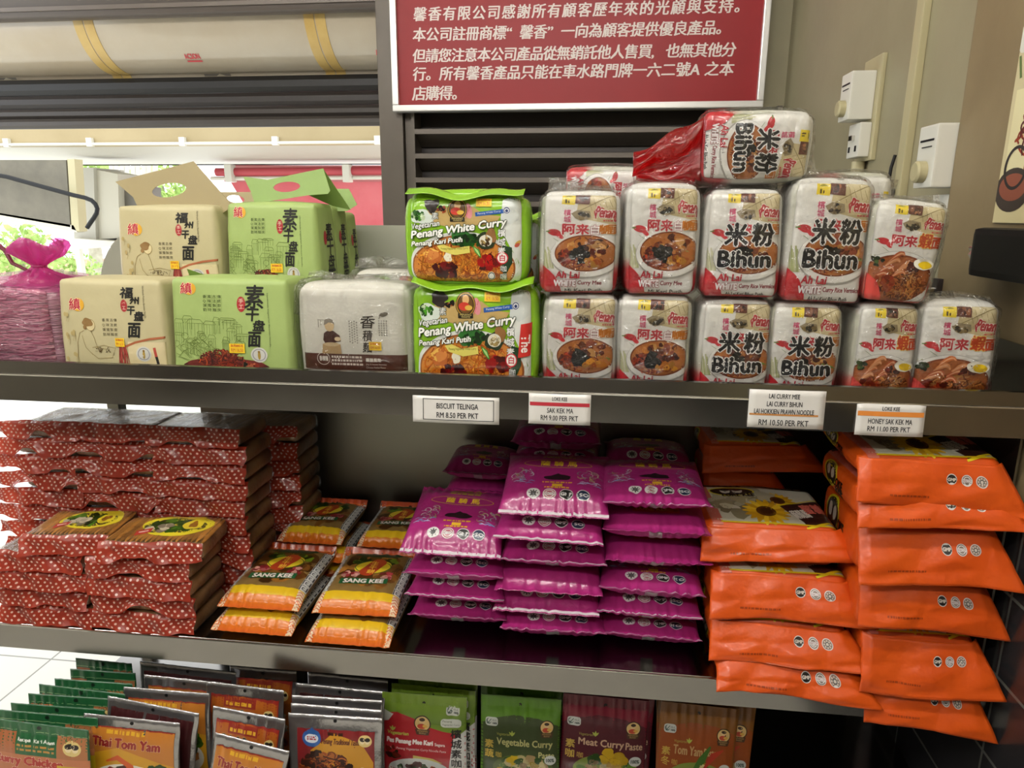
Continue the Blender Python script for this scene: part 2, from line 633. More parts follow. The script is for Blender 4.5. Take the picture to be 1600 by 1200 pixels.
class Art:
    """flat artwork drawn in a reference frame `box` (x0,y0,x1,y1; y down) and later laid on a shape's face"""

    def __init__(s, box, seed=1):
        s.b = box
        s.P, s.C, s.L = [], [], []
        s.k = 0
        s.cur = 0           # layer of the current group
        s.fix = None        # explicit layer while drawing piled food
        s.bb = np.zeros((0, 5))
        s.sub = 0
        s.rnd = random.Random(seed)

    def over(s, lo, hi):
        b = s.bb
        m = (b[:, 0] < hi[0]) & (b[:, 2] > lo[0]) & (b[:, 1] < hi[1]) & (b[:, 3] > lo[1]) if len(b) else np.zeros(0, bool)
        return int(b[m, 4].max()) + 1 if m.any() else 1

    def note(s, lo, hi, lay):
        s.bb = np.concatenate([s.bb, [[lo[0], lo[1], hi[0], hi[1], lay]]])

    def tri(s, V, T, col, same=False):
        V = np.asarray(V, float)
        T = np.asarray(T, int)
        if not len(T):
            return
        if s.fix is not None:
            lay = s.fix
        else:
            lo, hi = V.min(0), V.max(0)
            if not same:
                s.cur = s.over(lo, hi)
            lay = s.cur
            s.note(lo, hi, lay)
        s.sub = (s.sub + 1) % 14
        s.P.append(V[T])
        c = lin(col) if isinstance(col, str) or np.ndim(col) == 1 else np.asarray(col)
        s.C.append(np.broadcast_to(c, (len(T), 3, 3)) if c.ndim == 1 else c[T])
        s.L.append(np.full(len(T), lay + s.sub * .07))

    def poly(s, pts, col, same=False):
        pts = [tuple(p) for p in pts]
        T = tessellate_polygon([[Vector((p[0], p[1], 0)) for p in pts]])
        s.tri(pts, T, col, same)

    @staticmethod
    def rot(V, c, a):
        a = math.radians(a)
        V = np.asarray(V, float) - c
        R = np.array([[math.cos(a), math.sin(a)], [-math.sin(a), math.cos(a)]])
        return V @ R.T @ np.eye(2) + c

    def rect(s, x0, y0, x1, y1, col, rot=0., r=0.):
        if r:
            pts = []
            for cx, cy, a0 in ((x1 - r, y0 + r, -90), (x1 - r, y1 - r, 0), (x0 + r, y1 - r, 90), (x0 + r, y0 + r, 180)):
                for k in range(5):
                    a = math.radians(a0 + 22.5 * k)
                    pts.append((cx + r * math.cos(a), cy + r * math.sin(a)))
        else:
            pts = [(x0, y0), (x1, y0), (x1, y1), (x0, y1)]
        if rot:
            pts = s.rot(pts, ((x0 + x1) / 2, (y0 + y1) / 2), rot)
        s.poly(pts, col)

    def grad(s, x0, y0, x1, y1, c_top, c_bot, n=1):
        s.tri([(x0, y0), (x1, y0), (x1, y1), (x0, y1)], [(0, 1, 2), (0, 2, 3)], np.array([lin(c_top), lin(c_top), lin(c_bot), lin(c_bot)]))

    def ell(s, cx, cy, rx, ry, col, n=26, rot=0., wob=0., same=False):
        R = s.rnd
        ph = [R.uniform(0, 6.28) for _ in range(4)]
        pts = [(cx, cy)]
        for k in range(n):
            a = 2 * math.pi * k / n
            q = 1 + wob * (math.sin(2 * a + ph[0]) + math.sin(3 * a + ph[1]) + .7 * math.sin(5 * a + ph[2])) / 2
            pts.append((cx + rx * q * math.cos(a), cy + ry * q * math.sin(a)))
        pts = s.rot(pts, (cx, cy), rot) if rot else pts
        s.tri(pts, [(0, 1 + k, 1 + (k + 1) % n) for k in range(n)], col, same)

    def ring(s, cx, cy, rx, ry, wd, col, n=32):
        V = []
        for k in range(n):
            a = 2 * math.pi * k / n
            V += [(cx + rx * math.cos(a), cy + ry * math.sin(a)), (cx + (rx - wd) * math.cos(a), cy + (ry - wd) * math.sin(a))]
        T = []
        for k in range(n):
            a, b = 2 * k, 2 * ((k + 1) % n)
            T += [(a, b, b + 1), (a, b + 1, a + 1)]
        s.tri(V, T, col)

    def line(s, pts, wd, col, same=False, taper=False):
        P = np.array(pts, float)
        d = np.gradient(P, axis=0)
        d /= np.maximum(np.linalg.norm(d, axis=1), 1e-6)[:, None]
        nn = np.stack([-d[:, 1], d[:, 0]], 1)
        w = np.full(len(P), wd / 2)
        if taper:
            w = w * np.sin(np.linspace(.25, math.pi - .25, len(P)))
        V = np.concatenate([P + nn * w[:, None], P - nn * w[:, None]])
        n = len(P)
        T = []
        for i in range(n - 1):
            T += [(i, i + 1, n + i + 1), (i, n + i + 1, n + i)]
        s.tri(V, T, col, same)

    def text(s, t, x0, y0, x1, y1, col, rot=0., shear=0., bold=0., halo=None, hw=0., off=0.):
        V, T = glyphs(t, shear, off)
        if not len(V):
            return
        lo, hi = V.min(0), V.max(0)
        N = (V - lo) / np.maximum(hi - lo, 1e-6)
        cx, cy = (x0 + x1) / 2, (y0 + y1) / 2
        W, H = x1 - x0, y1 - y0
        if abs(rot) in (90, 270):
            W, H = H, W
        X = np.stack([cx - W / 2 + N[:, 0] * W, cy + H / 2 - N[:, 1] * H], 1)
        if rot:
            X = s.rot(X, (cx, cy), rot)
        if halo:
            for k in range(8):
                a = math.pi / 4 * k
                s.tri(X + np.array([math.cos(a), math.sin(a)]) * hw, T, halo, k > 0)
        s.tri(X, T, col)
        if bold:
            for dx, dy in ((bold, 0), (-bold, 0), (0, bold), (0, -bold)):
                s.tri(X + np.array([dx, dy]), T, col, True)

    def vtext(s, t, xc, y0, size, col, gap=1.1, bold=0., halo=None, hw=0., wide=1.):
        for i, ch in enumerate(t):
            V, T = glyphs(ch)
            X = np.stack([xc + (V[:, 0] - .5) * size * wide, y0 + (i * gap + .86 - V[:, 1]) * size], 1)
            if halo:
                for k in range(8):
                    a = math.pi / 4 * k
                    s.tri(X + np.array([math.cos(a), math.sin(a)]) * hw, T, halo, k > 0)
            s.tri(X, T, col)
            if bold:
                for dx, dy in ((bold, 0), (-bold, 0), (0, bold), (0, -bold)):
                    s.tri(X + np.array([dx, dy]), T, col, True)

    def smalltext(s, x0, y0, x1, y1, col, rows=3, hh=.5):
        """a few rows of lettering too small to read"""
        R = s.rnd
        p = (y1 - y0) / rows
        for i in range(rows):
            x = x0
            while x < x1 - p * .3:
                w = min(R.uniform(.3, 1.6) * p, x1 - x)
                s.rect(x, y0 + i * p, x + w, y0 + (i + hh) * p, col)
                x += w + p * .35

    def noodles(s, cx, cy, rx, ry, n, cols, wd=3., ln=1., clip=None):
        R = s.rnd
        base = s.over((cx - rx, cy - ry), (cx + rx, cy + ry))
        for i in range(n):
            s.fix = base + i % 3
            a, q = R.uniform(0, 6.28), math.sqrt(R.random()) * .93
            x, y = cx + rx * q * math.cos(a), cy + ry * q * math.sin(a)
            th, k = R.uniform(0, 6.28), R.uniform(-.5, .5)
            st = ln * min(rx, ry) * R.uniform(.07, .13)
            pts = []
            for j in range(9):
                if ((x - cx) / rx) ** 2 + ((y - cy) / ry) ** 2 > .96:
                    break
                pts.append((x, y))
                x += st * math.cos(th)
                y += st * math.sin(th)
                th += k
            if len(pts) > 2:
                c = lin(R.choice(cols)) * R.uniform(.75, 1.1)
                s.line(pts, wd, c, same=(i % 6 != 0))
        s.fix = None
        s.note((cx - rx, cy - ry), (cx + rx, cy + ry), base + 2)

    def blobs(s, cx, cy, rx, ry, n, cols, r0, r1, wob=.25, el=.7):
        R = s.rnd
        base = s.over((cx - rx, cy - ry), (cx + rx, cy + ry))
        for i in range(n):
            s.fix = base + i % 3
            a, q = R.uniform(0, 6.28), math.sqrt(R.random()) * .9
            rr = R.uniform(r0, r1)
            c = lin(R.choice(cols)) * R.uniform(.8, 1.12)
            s.ell(cx + rx * q * math.cos(a), cy + ry * q * math.sin(a), rr, rr * R.uniform(el, 1), c, 12, R.uniform(0, 180), wob, same=(i % 5 != 0))
        s.fix = None
        s.note((cx - rx, cy - ry), (cx + rx, cy + ry), base + 2)

    def build(s, name, shape, parent, m, face=None, base=.0005, step=.00008, maxlen=.0065, dims=None, label=None):
        face = face or shape.face
        W, H = dims or shape.dims(face)
        x0, y0, x1, y1 = s.b
        P = np.concatenate(s.P)
        C = np.concatenate(s.C).astype(float)
        L = np.concatenate(s.L).astype(float)
        U = np.empty_like(P)
        U[..., 0] = (P[..., 0] - x0) / (x1 - x0) * W - W / 2
        U[..., 1] = H / 2 - (P[..., 1] - y0) / (y1 - y0) * H
        ar = (U[:, 1, 0] - U[:, 0, 0]) * (U[:, 2, 1] - U[:, 0, 1]) - (U[:, 1, 1] - U[:, 0, 1]) * (U[:, 2, 0] - U[:, 0, 0])
        fl = ar < 0
        U[fl] = U[fl][:, ::-1]
        C = C.copy()
        C[fl] = C[fl][:, ::-1]
        outU, outC, outL = [], [], []
        for it in range(16):
            e = np.linalg.norm(U - np.roll(U, -1, 1), axis=2)
            big = e.max(1) > maxlen
            outU.append(U[~big])
            outC.append(C[~big])
            outL.append(L[~big])
            if not big.any():
                break
            U, C, L, e = U[big], C[big], L[big], e[big]
            k = e.argmax(1)
            ix = (k[:, None] + np.arange(3)) % 3
            r = np.arange(len(U))[:, None]
            U, C = U[r, ix], C[r, ix]
            mu, mc = (U[:, 0] + U[:, 1]) / 2, (C[:, 0] + C[:, 1]) / 2
            U = np.concatenate([np.stack([U[:, 0], mu, U[:, 2]], 1), np.stack([mu, U[:, 1], U[:, 2]], 1)])
            C = np.concatenate([np.stack([C[:, 0], mc, C[:, 2]], 1), np.stack([mc, C[:, 1], C[:, 2]], 1)])
            L = np.concatenate([L, L])
        U, C, L = np.concatenate(outU), np.concatenate(outC), np.concatenate(outL)
        ins = ((np.abs(U[..., 0]).min(1) < W / 2) & (np.abs(U[..., 1]).min(1) < H / 2))
        U, C, L = U[ins], C[ins], L[ins]
        u = np.clip(U[..., 0].ravel(), -W / 2 * .999, W / 2 * .999)
        v = np.clip(U[..., 1].ravel(), -H / 2 * .999, H / 2 * .999)
        lay = np.repeat(L, 3)
        P = shape.map(face, u, v)
        N = shape.normal(u, v, face)
        P = P + N * (base + step * lay)[:, None]
        n = len(U)
        if face == 'bottom':
            P, N, C = [q.reshape(n, 3, 3)[:, ::-1].reshape(-1, 3) for q in (P, N, C)]
        me = bpy.data.meshes.new(name)
        me.vertices.add(3 * n)
        me.vertices.foreach_set('co', P.astype(np.float32).ravel())
        me.loops.add(3 * n)
        me.loops.foreach_set('vertex_index', np.arange(3 * n, dtype=np.int32))
        me.polygons.add(n)
        me.polygons.foreach_set('loop_start', np.arange(0, 3 * n, 3, dtype=np.int32))
        me.polygons.foreach_set('use_smooth', np.ones(n, bool))
        me.update(calc_edges=True)
        c4 = np.ones((3 * n, 4), np.float32)
        c4[:, :3] = C.reshape(-1, 3)
        at_ = me.color_attributes.new('Col', 'FLOAT_COLOR', 'POINT')
        at_.data.foreach_set('color', c4.ravel())
        me.normals_split_custom_set_from_vertices(N.astype(np.float32).tolist())
        me.materials.append(m)
        o = bpy.data.objects.new(name, me)
        COL.objects.link(o)
        o.parent = parent
        if label:
            o['label'] = label
        return o

# ------------------------------------------------------------------ setting
def tile_floor():
    m = bpy.data.materials.new('white_floor_tile')
    m.use_nodes = True
    nt = m.node_tree
    b = nt.nodes['Principled BSDF']
    b.inputs['Roughness'].default_value = 0.22
    g = nt.nodes.new('ShaderNodeNewGeometry')
    mp = nt.nodes.new('ShaderNodeMapping')
    mp.inputs['Location'].default_value = (1.843, -0.809, 0)
    br = nt.nodes.new('ShaderNodeTexBrick')
    br.offset = 0
    br.inputs['Color1'].default_value = (*lin('#e6e4da'), 1)
    br.inputs['Color2'].default_value = (*lin('#e2e0d4'), 1)
    br.inputs['Mortar'].default_value = (*lin('#8d8a80'), 1)
    br.inputs['Scale'].default_value = 1.0
    br.inputs['Mortar Size'].default_value = 0.0035
    br.inputs['Brick Width'].default_value = 0.6
    br.inputs['Row Height'].default_value = 0.6
    nt.links.new(g.outputs['Position'], mp.inputs[0])
    nt.links.new(mp.outputs[0], br.inputs['Vector'])
    nt.links.new(br.outputs['Color'], b.inputs['Base Color'])
    return m


def dark_tile():
    m = bpy.data.materials.new('dark_wall_tile')
    m.use_nodes = True
    nt = m.node_tree
    b = nt.nodes['Principled BSDF']
    b.inputs['Roughness'].default_value = 0.2
    g = nt.nodes.new('ShaderNodeNewGeometry')
    mp = nt.nodes.new('ShaderNodeMapping')
    mp.inputs['Rotation'].default_value = (math.radians(90), 0, math.radians(90))
    br = nt.nodes.new('ShaderNodeTexBrick')
    br.offset = 0
    br.inputs['Color1'].default_value = (*lin('#2c2b2c'), 1)
    br.inputs['Color2'].default_value = (*lin('#272628'), 1)
    br.inputs['Mortar'].default_value = (*lin('#5a5955'), 1)
    br.inputs['Mortar Size'].default_value = 0.003
    br.inputs['Scale'].default_value = 1.0
    br.inputs['Brick Width'].default_value = 0.3
    br.inputs['Row Height'].default_value = 0.15
    sp = nt.nodes.new('ShaderNodeSeparateXYZ')
    cb = nt.nodes.new('ShaderNodeCombineXYZ')
    nt.links.new(g.outputs['Position'], sp.inputs[0])
    nt.links.new(sp.outputs[1], cb.inputs[0])
    nt.links.new(sp.outputs[2], cb.inputs[1])
    nt.links.new(cb.outputs[0], br.inputs['Vector'])
    nt.links.new(br.outputs['Color'], b.inputs['Base Color'])
    return m


M = {}
M['floor'] = tile_floor()
M['tile'] = dark_tile()
M['beige'] = mat('beige_wall_paint', '#978f72', 0.45, vary=(2.5, '#8d8569'), bump=(25, .15, .004))
M['tan'] = mat('tan_column_paint', '#8d7b5a', 0.5, vary=(3, '#7c6b4c'), bump=(14, .25, .006))
M['brown'] = mat('brown_metal', '#5d554b', 0.42, 0.15, vary=(5, '#564e45'))
M['darkbrown'] = mat('dark_brown_metal', '#302927', 0.4, 0.2)
M['black'] = mat('black_plastic', '#0e0e0e', 0.5, spec=.3)
M['cream'] = mat('cream_sheet', '#b8ad9a', 0.2, coat=.5, vary=(1.4, '#ae9f87'))
M['ceil'] = mat('ceiling_paint', '#c9c4b6', 0.7)
M['white'] = mat('white_plastic', '#d9d6c9', 0.35)
M['offwhite'] = mat('white_paint', '#b7b3a6', 0.6)
M['ivory'] = mat('ivory_plastic', '#b3a983', 0.4)
M['steel'] = mat('stainless_steel', '#8f8c88', 0.16, 1.0, rvar=(7, .1, .22), bump=(5, .06, .004))
M['steelbright'] = mat('polished_steel', '#d9d6d0', 0.12, 1.0)
M['steeldull'] = mat('dull_steel', '#8b8a80', 0.36, 1.0, rvar=(6, .28, .42))
M['backsplash'] = mat('backsplash_reflection_tone', '#b3b3a4', 0.34, .35, rvar=(6, .26, .4))  # steel lightened; the shop's bright reflection is put into its base colour
M['galv'] = mat('grey_sheet_metal', '#77736a', 0.5, vary=(3, '#69655c'))

Y_BACK = 2.0
X_WALL = 0.745


def struct(name, mb, m, smooth=False):
    o = mb.build(name, m, None, smooth)
    o['kind'] = 'structure'
    return o


struct('floor', MB().box(-7, 3, -4.2, 9, -.05, 0), M['floor'])
struct('ceiling', MB().box(-3.6, 1.2, -4.1, 2.35, 3.05, 3.13), M['ceil'])
struct('wall_right', MB().box(X_WALL, X_WALL + .12, -4.1, 2.35, 1.0, 3.05), M['beige'])
struct('wall_right_dado', MB().box(X_WALL - .005, X_WALL + .12, -4.1, 2.35, 0, 1.0), M['tile'])
struct('wall_rear', MB().box(-3.6, 1.2, -4.1, -4.0, 0, 3.05), mat('rear_wall_paint', '#5d5850', 0.6))
struct('wall_left', MB().box(-3.6, -3.5, -4.0, .2, 0, 3.05), mat('left_wall_paint', '#a7a296', 0.6))
# back wall: post, wall above and behind the louvre, header box over the opening
xp0, xp1 = at(593.5, 200, Y_BACK)[0], at(630, 200, Y_BACK)[0]
struct('wall_back', MB().box(at(636, 250, Y_BACK + .14)[0] - .04, X_WALL, Y_BACK + .12, Y_BACK + .2, 0, 3.05), M['darkbrown'])
struct('wall_back_upper', MB().box(at(620, 250, Y_BACK + .06)[0], X_WALL, Y_BACK + .03, Y_BACK + .12, 1.95, 3.05), M['beige'])
pillar = MB().box(xp0, xp1, Y_BACK - .005, Y_BACK + .2, 0, 3.05, .004)
pillar.box(xp1 + .004, xp1 + .035, Y_BACK + .02, Y_BACK + .12, 0, 3.05)
struct('pillar_brown', pillar, M['brown'])
# tan column on the right wall
struct('column_tan', MB().box(.706, X_WALL + .02, -1.2, .42, 1.02, 3.05, .004), M['tan'])
struct('column_dado', MB().box(.708, X_WALL + .02, -1.2, .418, 0, 1.019), M['tile'])


# louvre: one thing, each slat a part
lv = thing('louvre_window', 'dark brown louvred vent with horizontal slats below the red sign', 'louvre', (0, Y_BACK, 0))
lvf = MB().box(xp1 + .036, xp1 + .05, .0, .12, .9, 1.95).box(X_WALL - .03, X_WALL - .012, 0, .12, .9, 1.95)
lvf.build('frame', M['brown'], lv)
SLAT = mat('slat_metal', '#675f57', .35, .3)
zs = [1.862 - i * .101 for i in range(8)]
for z in zs:
    s_ = MB()
    s_.prof([(.0, z - .010), (.0, z + .010), (.01, z + .012), (.11, z - .045), (.105, z - .055), (.012, z - .006)], xp1 + .05, X_WALL - .03)
    s_.build('slat', SLAT, lv)

# red notice board
sx0, sx1 = at(611, 100, Y_BACK - .06)[0], at(1198, 100, Y_BACK - .06)[0]
sz0, sz1 = at(900, 171, Y_BACK - .06)[2], 2.62
sg = thing('notice_board', 'red board with white Chinese lettering in an aluminium frame above the louvres', 'sign', (0, Y_BACK - .06, 0))
fw = .026
fr = MB().box(sx0, sx1, 0, .05, sz0, sz0 + fw, .004).box(sx0, sx1, 0, .05, sz1 - fw, sz1, .004)
fr.box(sx0, sx0 + fw, 0, .05, sz0 + fw, sz1 - fw, .004).box(sx1 - fw, sx1, 0, .05, sz0 + fw, sz1 - fw, .004)
fr.build('frame', mat('aluminium_frame', '#dcdad6', .3, .55), sg)
MB().box(sx0 + fw, sx1 - fw, .02, .045, sz0 + fw, sz1 - fw).build('panel', mat('red_board', '#9a1e24', .45, spec=.35, vary=(3, '#901b20')), sg)
panel = Sheet(sx1 - sx0, .8, lambda u, v: np.stack([u + (sx0 + sx1) / 2, np.full_like(u, .02), v + sz0 + .4], 1))
pb = [at(sx, sy, Y_BACK - .04) for sx, sy in ((612, 171), (1191, 167))]
A = Art((sx0, .8 + sz0, sx1, sz0))


def sign_line(txt, x0, x1, y0, y1):
    a, b = at(x0, (y0 + y1) / 2, Y_BACK - .04), at(x1, (y0 + y1) / 2, Y_BACK - .04)
    h = (y1 - y0) * (b[0] - a[0]) / (x1 - x0)
    zc = (a[2] + b[2]) / 2
    n = len(txt)
    for i, ch in enumerate(txt):
        V, T = glyphs(ch)
        if not len(T):
            continue
        sz = h * .96
        xx = a[0] + (b[0] - a[0]) * (i + .5) / n
        X = np.stack([xx + (V[:, 0] - .5) * sz + .12 * (V[:, 1] - .4) * sz, zc + (V[:, 1] - .38) * sz], 1)
        A.tri(X, T, '#e9dcd6', True)
        for dx, dz in ((.0016, 0), (-.0016, 0), (0, .0012)):
            A.tri(X + np.array([dx, dz]), T, '#e9dcd6', True)


sign_line('馨香有限公司感謝所有顧客歷年來的光顧與支持。', 645, 1172, 4, 27)
sign_line('本公司註冊商標“馨香”一向為顧客提供優良產品。', 645, 1142, 37, 60)
sign_line('但請您注意本公司產品從無銷託他人售買,也無其他分', 645, 1150, 71, 94)
sign_line('行。所有馨香產品只能在車水路門牌一六二號A之本', 645, 1147, 100, 123)
sign_line('店購得。', 645, 728, 134, 157)
A.build('lettering', panel, sg, FLATP, base=.0005, maxlen=.2, dims=(sx1 - sx0, .8))

# rolled shutter over the opening, curved casing above it
XL = -3.6
sh = thing('roller_shutter', 'dark brown roller shutter half lowered over the street opening', 'shutter', (0, Y_BACK + .3, 0))


def zz(px, py, Y):
    return at(px, py, Y)[2]


Ys = Y_BACK + .3
zb = zz(300, 199, Ys)
zt = zz(300, 128, Ys)
hs = (zt - zb)
SHUT = [mat('shaded_slat', c_, .45, .1) for c_ in ('#423c38', '#3a3430', '#2a2422', '#120f0e')]  # shade put into the slat colours; the near-black top one is the gap
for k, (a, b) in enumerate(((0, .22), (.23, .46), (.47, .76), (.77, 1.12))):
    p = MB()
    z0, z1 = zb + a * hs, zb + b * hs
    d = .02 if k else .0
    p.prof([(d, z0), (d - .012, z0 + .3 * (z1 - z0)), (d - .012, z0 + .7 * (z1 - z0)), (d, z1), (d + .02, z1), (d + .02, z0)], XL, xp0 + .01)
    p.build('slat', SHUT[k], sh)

cs = thing('overhead_casing', 'glossy cream curved casing with yellowed tape joints over the opening', 'casing', (0, Y_BACK + .12, 0))
Yc = Y_BACK + .12
zc1, zc0 = zz(300, 18, Yc) + .03, zz(300, 126, Yc + .26)
prof_c = []
for k in range(19):
    a = k / 18 * math.pi / 2
    prof_c.append((.24 * (1 - math.cos(a)), zc1 - (zc1 - zc0 - .03) * math.sin(a)))
prof_c += [(.26, zc0)]
back = [(y + .03, z + .01) for y, z in prof_c[::-1]]
MB().prof(prof_c + back, XL, xp0 + .01).build('curved_panel', M['cream'], cs, True)
MB().box(XL, xp0 + .01, .235, .3, zc0 - .028, zc0 - .004).build('bottom_rail', mat('cream_rail', '#a9a08e', .4), cs)
TAPE = mat('yellowed_tape', '#c9ac6a', .4, vary=(8, '#bb9a55'))
for px in (110, 463):
    x = at(px + 20, 80, Yc + .05)[0]
    for dx in (0, .052):
        t = MB()
        pf = [(y - .002, z - .001) for y, z in prof_c]
        t.prof(pf + [(y + .001, z) for y, z in prof_c[::-1]], x + dx, x + dx + .046)
        t.build('tape_strip', TAPE, cs, True)
# red lettering on the casing
for px, t in ((305, 'ACSON'), (607, 'ACSON'), (-40, 'ACSON')):
    x = at(px, 98, Yc + .12)[0]
    if px > 600:
        x = xp0 - .035
    sh_ = Sheet(.085, .042, lambda u, v, x=x: np.stack([u + x, np.interp(zc1 - .74 * (zc1 - zc0) + v * .9, [q[1] for q in prof_c[::-1]], [q[0] for q in prof_c[::-1]]), zc1 - .74 * (zc1 - zc0) + v * .9], 1))
    a = Art((0, 0, 130, 60))
    a.text(t, 8, 5, 122, 32, '#c8424a', bold=1.5)
    a.rect(8, 40, 122, 48, '#c8424a')
    a.build('lettering', sh_, cs, FLATP, base=.002, maxlen=.03)
    l = Sheet(.16, .05, lambda u, v, x=x: np.stack([u + x + .04, np.interp(zc1 - .92 * (zc1 - zc0) + v * .4, [q[1] for q in prof_c[::-1]], [q[0] for q in prof_c[::-1]]), zc1 - .92 * (zc1 - zc0) + v * .4], 1))
    a = Art((0, 0, 130, 60))
    a.rect(10, 15, 120, 45, '#6d675c')
    a.poly([(60, 45), (75, 15), (100, 40)], '#b3a990')
    a.build('label', l, cs, FLATP, base=.002, maxlen=.03)
tb = thing('overhead_beam_cover', 'grey-brown rounded metal cover running above the cream casing', 'beam cover', (0, Y_BACK + .05, 0))
zz0 = zz(300, 22, Y_BACK + .05)
MB().prof([(0, zz0 + .02), (.005, zz0 + .008), (.02, zz0), (.05, zz0), (.05, zz0 + .6), (0, zz0 + .6)], XL, xp0 + .01).build('cover', mat('grey_brown_metal', '#564d46', .4, .1), tb, True)
MB().box(XL, xp0 + .01, -.012, .0, zz0 + .028, zz0 + .045).build('ridge', mat('grey_brown_ridge', '#6d635b', .35, .1), tb)

# outside: soffit with beam and pipe, condensers, awning, trees
struct('beam_outside', MB().box(-7, 1.5, 4.8, 4.95, zz(300, 226, 4.8), zz(300, 196, 4.8) + .12), mat('cream_beam', '#a8966f', .6, vary=(2, '#9e8c64')))
struct('soffit_outside', MB().box(-8, 2, 5.0, 7.6, zz(300, 227, 5.0), zz(300, 227, 5.0) + .05), M['offwhite'])
struct('fascia_outside', MB().box(-8, 2, 7.4, 7.6, zz(300, 249, 7.4), zz(300, 227, 5.0)), M['offwhite'])
pp = thing('conduit_pipe', 'thin white conduit pipe clipped along the beam outside', 'pipe', (0, 4.78, 0))
zp = zz(300, 224, 4.78)
MB().tube([(-7, 0, zp), (1, 0, zp)], .012).build('tube', M['white'], pp, True)
for px in (10, 140, 285, 430, 590):
    x = at(px, 220, 4.78)[0]
    MB().box(x - .025, x + .025, -.015, .02, zp - .02, zp + .05).build('clip', M['white'], pp)

gp = thing('hanging_panel', 'grey canvas-backed panel in a cream frame with a drooping black cable outside', 'panel', (0, 4.6, 0))
Yg = 4.6


def px3(pts, Y, oy):
    return [tuple(at(x, y, Y) - np.array([0, oy, 0])) for x, y in pts]


def slab(pts, Y, th, m, parent, name, oy=None):
    """solid plate whose outline (given at depth Y) has thickness th behind it"""
    oy = Y if oy is None else oy
    V = px3(pts, Y, oy)
    n = len(V)
    V2 = [(x, y + th, z) for x, y, z in V]
    T = tessellate_polygon([[Vector((p[0], p[2], 0)) for p in V]])
    Fc = [tuple(t) for t in T] + [tuple(i + n for i in t[::-1]) for t in T] + [(i, (i + 1) % n, n + (i + 1) % n, n + i) for i in range(n)]
    o = mesh_obj(name, V + V2, Fc, m, parent, False)
    bm = bmesh.new()
    bm.from_mesh(o.data)
    bmesh.ops.recalc_face_normals(bm, faces=bm.faces)
    bm.to_mesh(o.data)
    bm.free()
    return o


slab([(-80, 250), (103, 250), (110, 355), (-80, 322)], Yg, .06, mat('grey_canvas', '#736d5e', .7, vary=(6, '#656053')), gp, 'canvas')
slab([(-80, 320), (112, 352), (118, 363), (-80, 331)], Yg - .02, .1, mat('cream_frame', '#c9c3ad', .5), gp, 'frame')
slab([(101, 248), (112, 248), (120, 362), (108, 358)], Yg - .03, .1, M['ivory'], gp, 'frame')
MB().tube(px3([(-40, 268), (10, 276), (60, 290), (115, 305), (133, 309), (143, 313), (149, 319), (152, 326), (151, 333), (147, 340), (142, 347), (136, 356)], Yg - .08, Yg), .018, 10).build('cable', M['black'], gp, True)

ac = thing('condenser_unit', 'cream outdoor air-conditioning unit standing beyond the hanging panel', 'air conditioner', (0, 6.2, 0))
slab([(113, 262), (146, 262), (150, 382), (116, 380)], 6.1, .5, M['offwhite'], ac, 'front_panel', 6.2)
slab([(146, 264), (184, 272), (187, 372), (150, 374)], 6.15, .4, mat('cream_side', '#c9c4b3', .5), ac, 'side_panel', 6.2)
slab([(184, 284), (226, 292), (226, 400), (187, 372)], 6.25, .3, M['galv'], ac, 'grille', 6.2)
slab([(113, 372), (190, 378), (190, 384), (113, 390)], 6.0, .5, M['white'], ac, 'bracket', 6.2)
for px in (122, 182):
    q = at(px, 384, 6.3) - np.array([0, 6.2, 0])
    MB().box(q[0] - .03, q[0] + .03, .07, .13, 0, q[2]).build('leg', M['white'], ac)

aw = thing('awning', 'pink-red retractable awning with its roller bar across the street side', 'awning', (0, 6.8, 0))
V = [at(300, 282, 6.9), at(760, 282, 6.9), at(760, 520, 9.5), at(480, 520, 9.5)]
slab([(350, 258), (640, 258), (640, 284), (350, 284)], 6.95, .02, mat('pale_red_canvas', '#dba3a4', .8, transl=.5), aw, 'valance', 6.8)
slab([(360, 284), (640, 284), (640, 470), (430, 400)], 7.2, .02, mat('red_canvas', '#d98088', .8, vary=(1.5, '#e39a9e'), transl=.5), aw, 'canvas', 6.8)
MB().tube([tuple(at(338, 269, 6.7) - np.array([0, 6.8, 0])), tuple(at(640, 266, 6.7) - np.array([0, 6.8, 0]))], .045).build('roller_bar', mat('red_bar', '#b8454e', .5), aw, True)
MB().tube([tuple(at(330, 279, 6.7) - np.array([0, 6.8, 0])), tuple(at(640, 277, 6.7) - np.array([0, 6.8, 0]))], .022).build('arm', M['white'], aw, True)
for px in (357, 541):
    q = at(px, 270, 6.62) - np.array([0, 6.8, 0])
    MB().box(q[0] - .04, q[0] + .04, q[1] - .02, q[1] + .1, q[2] - .1, q[2] + .09, .01).build('bracket', M['white'], aw)

# trees: branched crown of leaf clusters, each tree a thing
LEAF = mat('pale_green_leaves', '#8fae54', .6, vary=(5, '#b8cc7c'))  # leaf green mixed with a paler green by noise
BARK = mat('bark', '#8f8874', .8, vary=(9, '#a5a08c'))


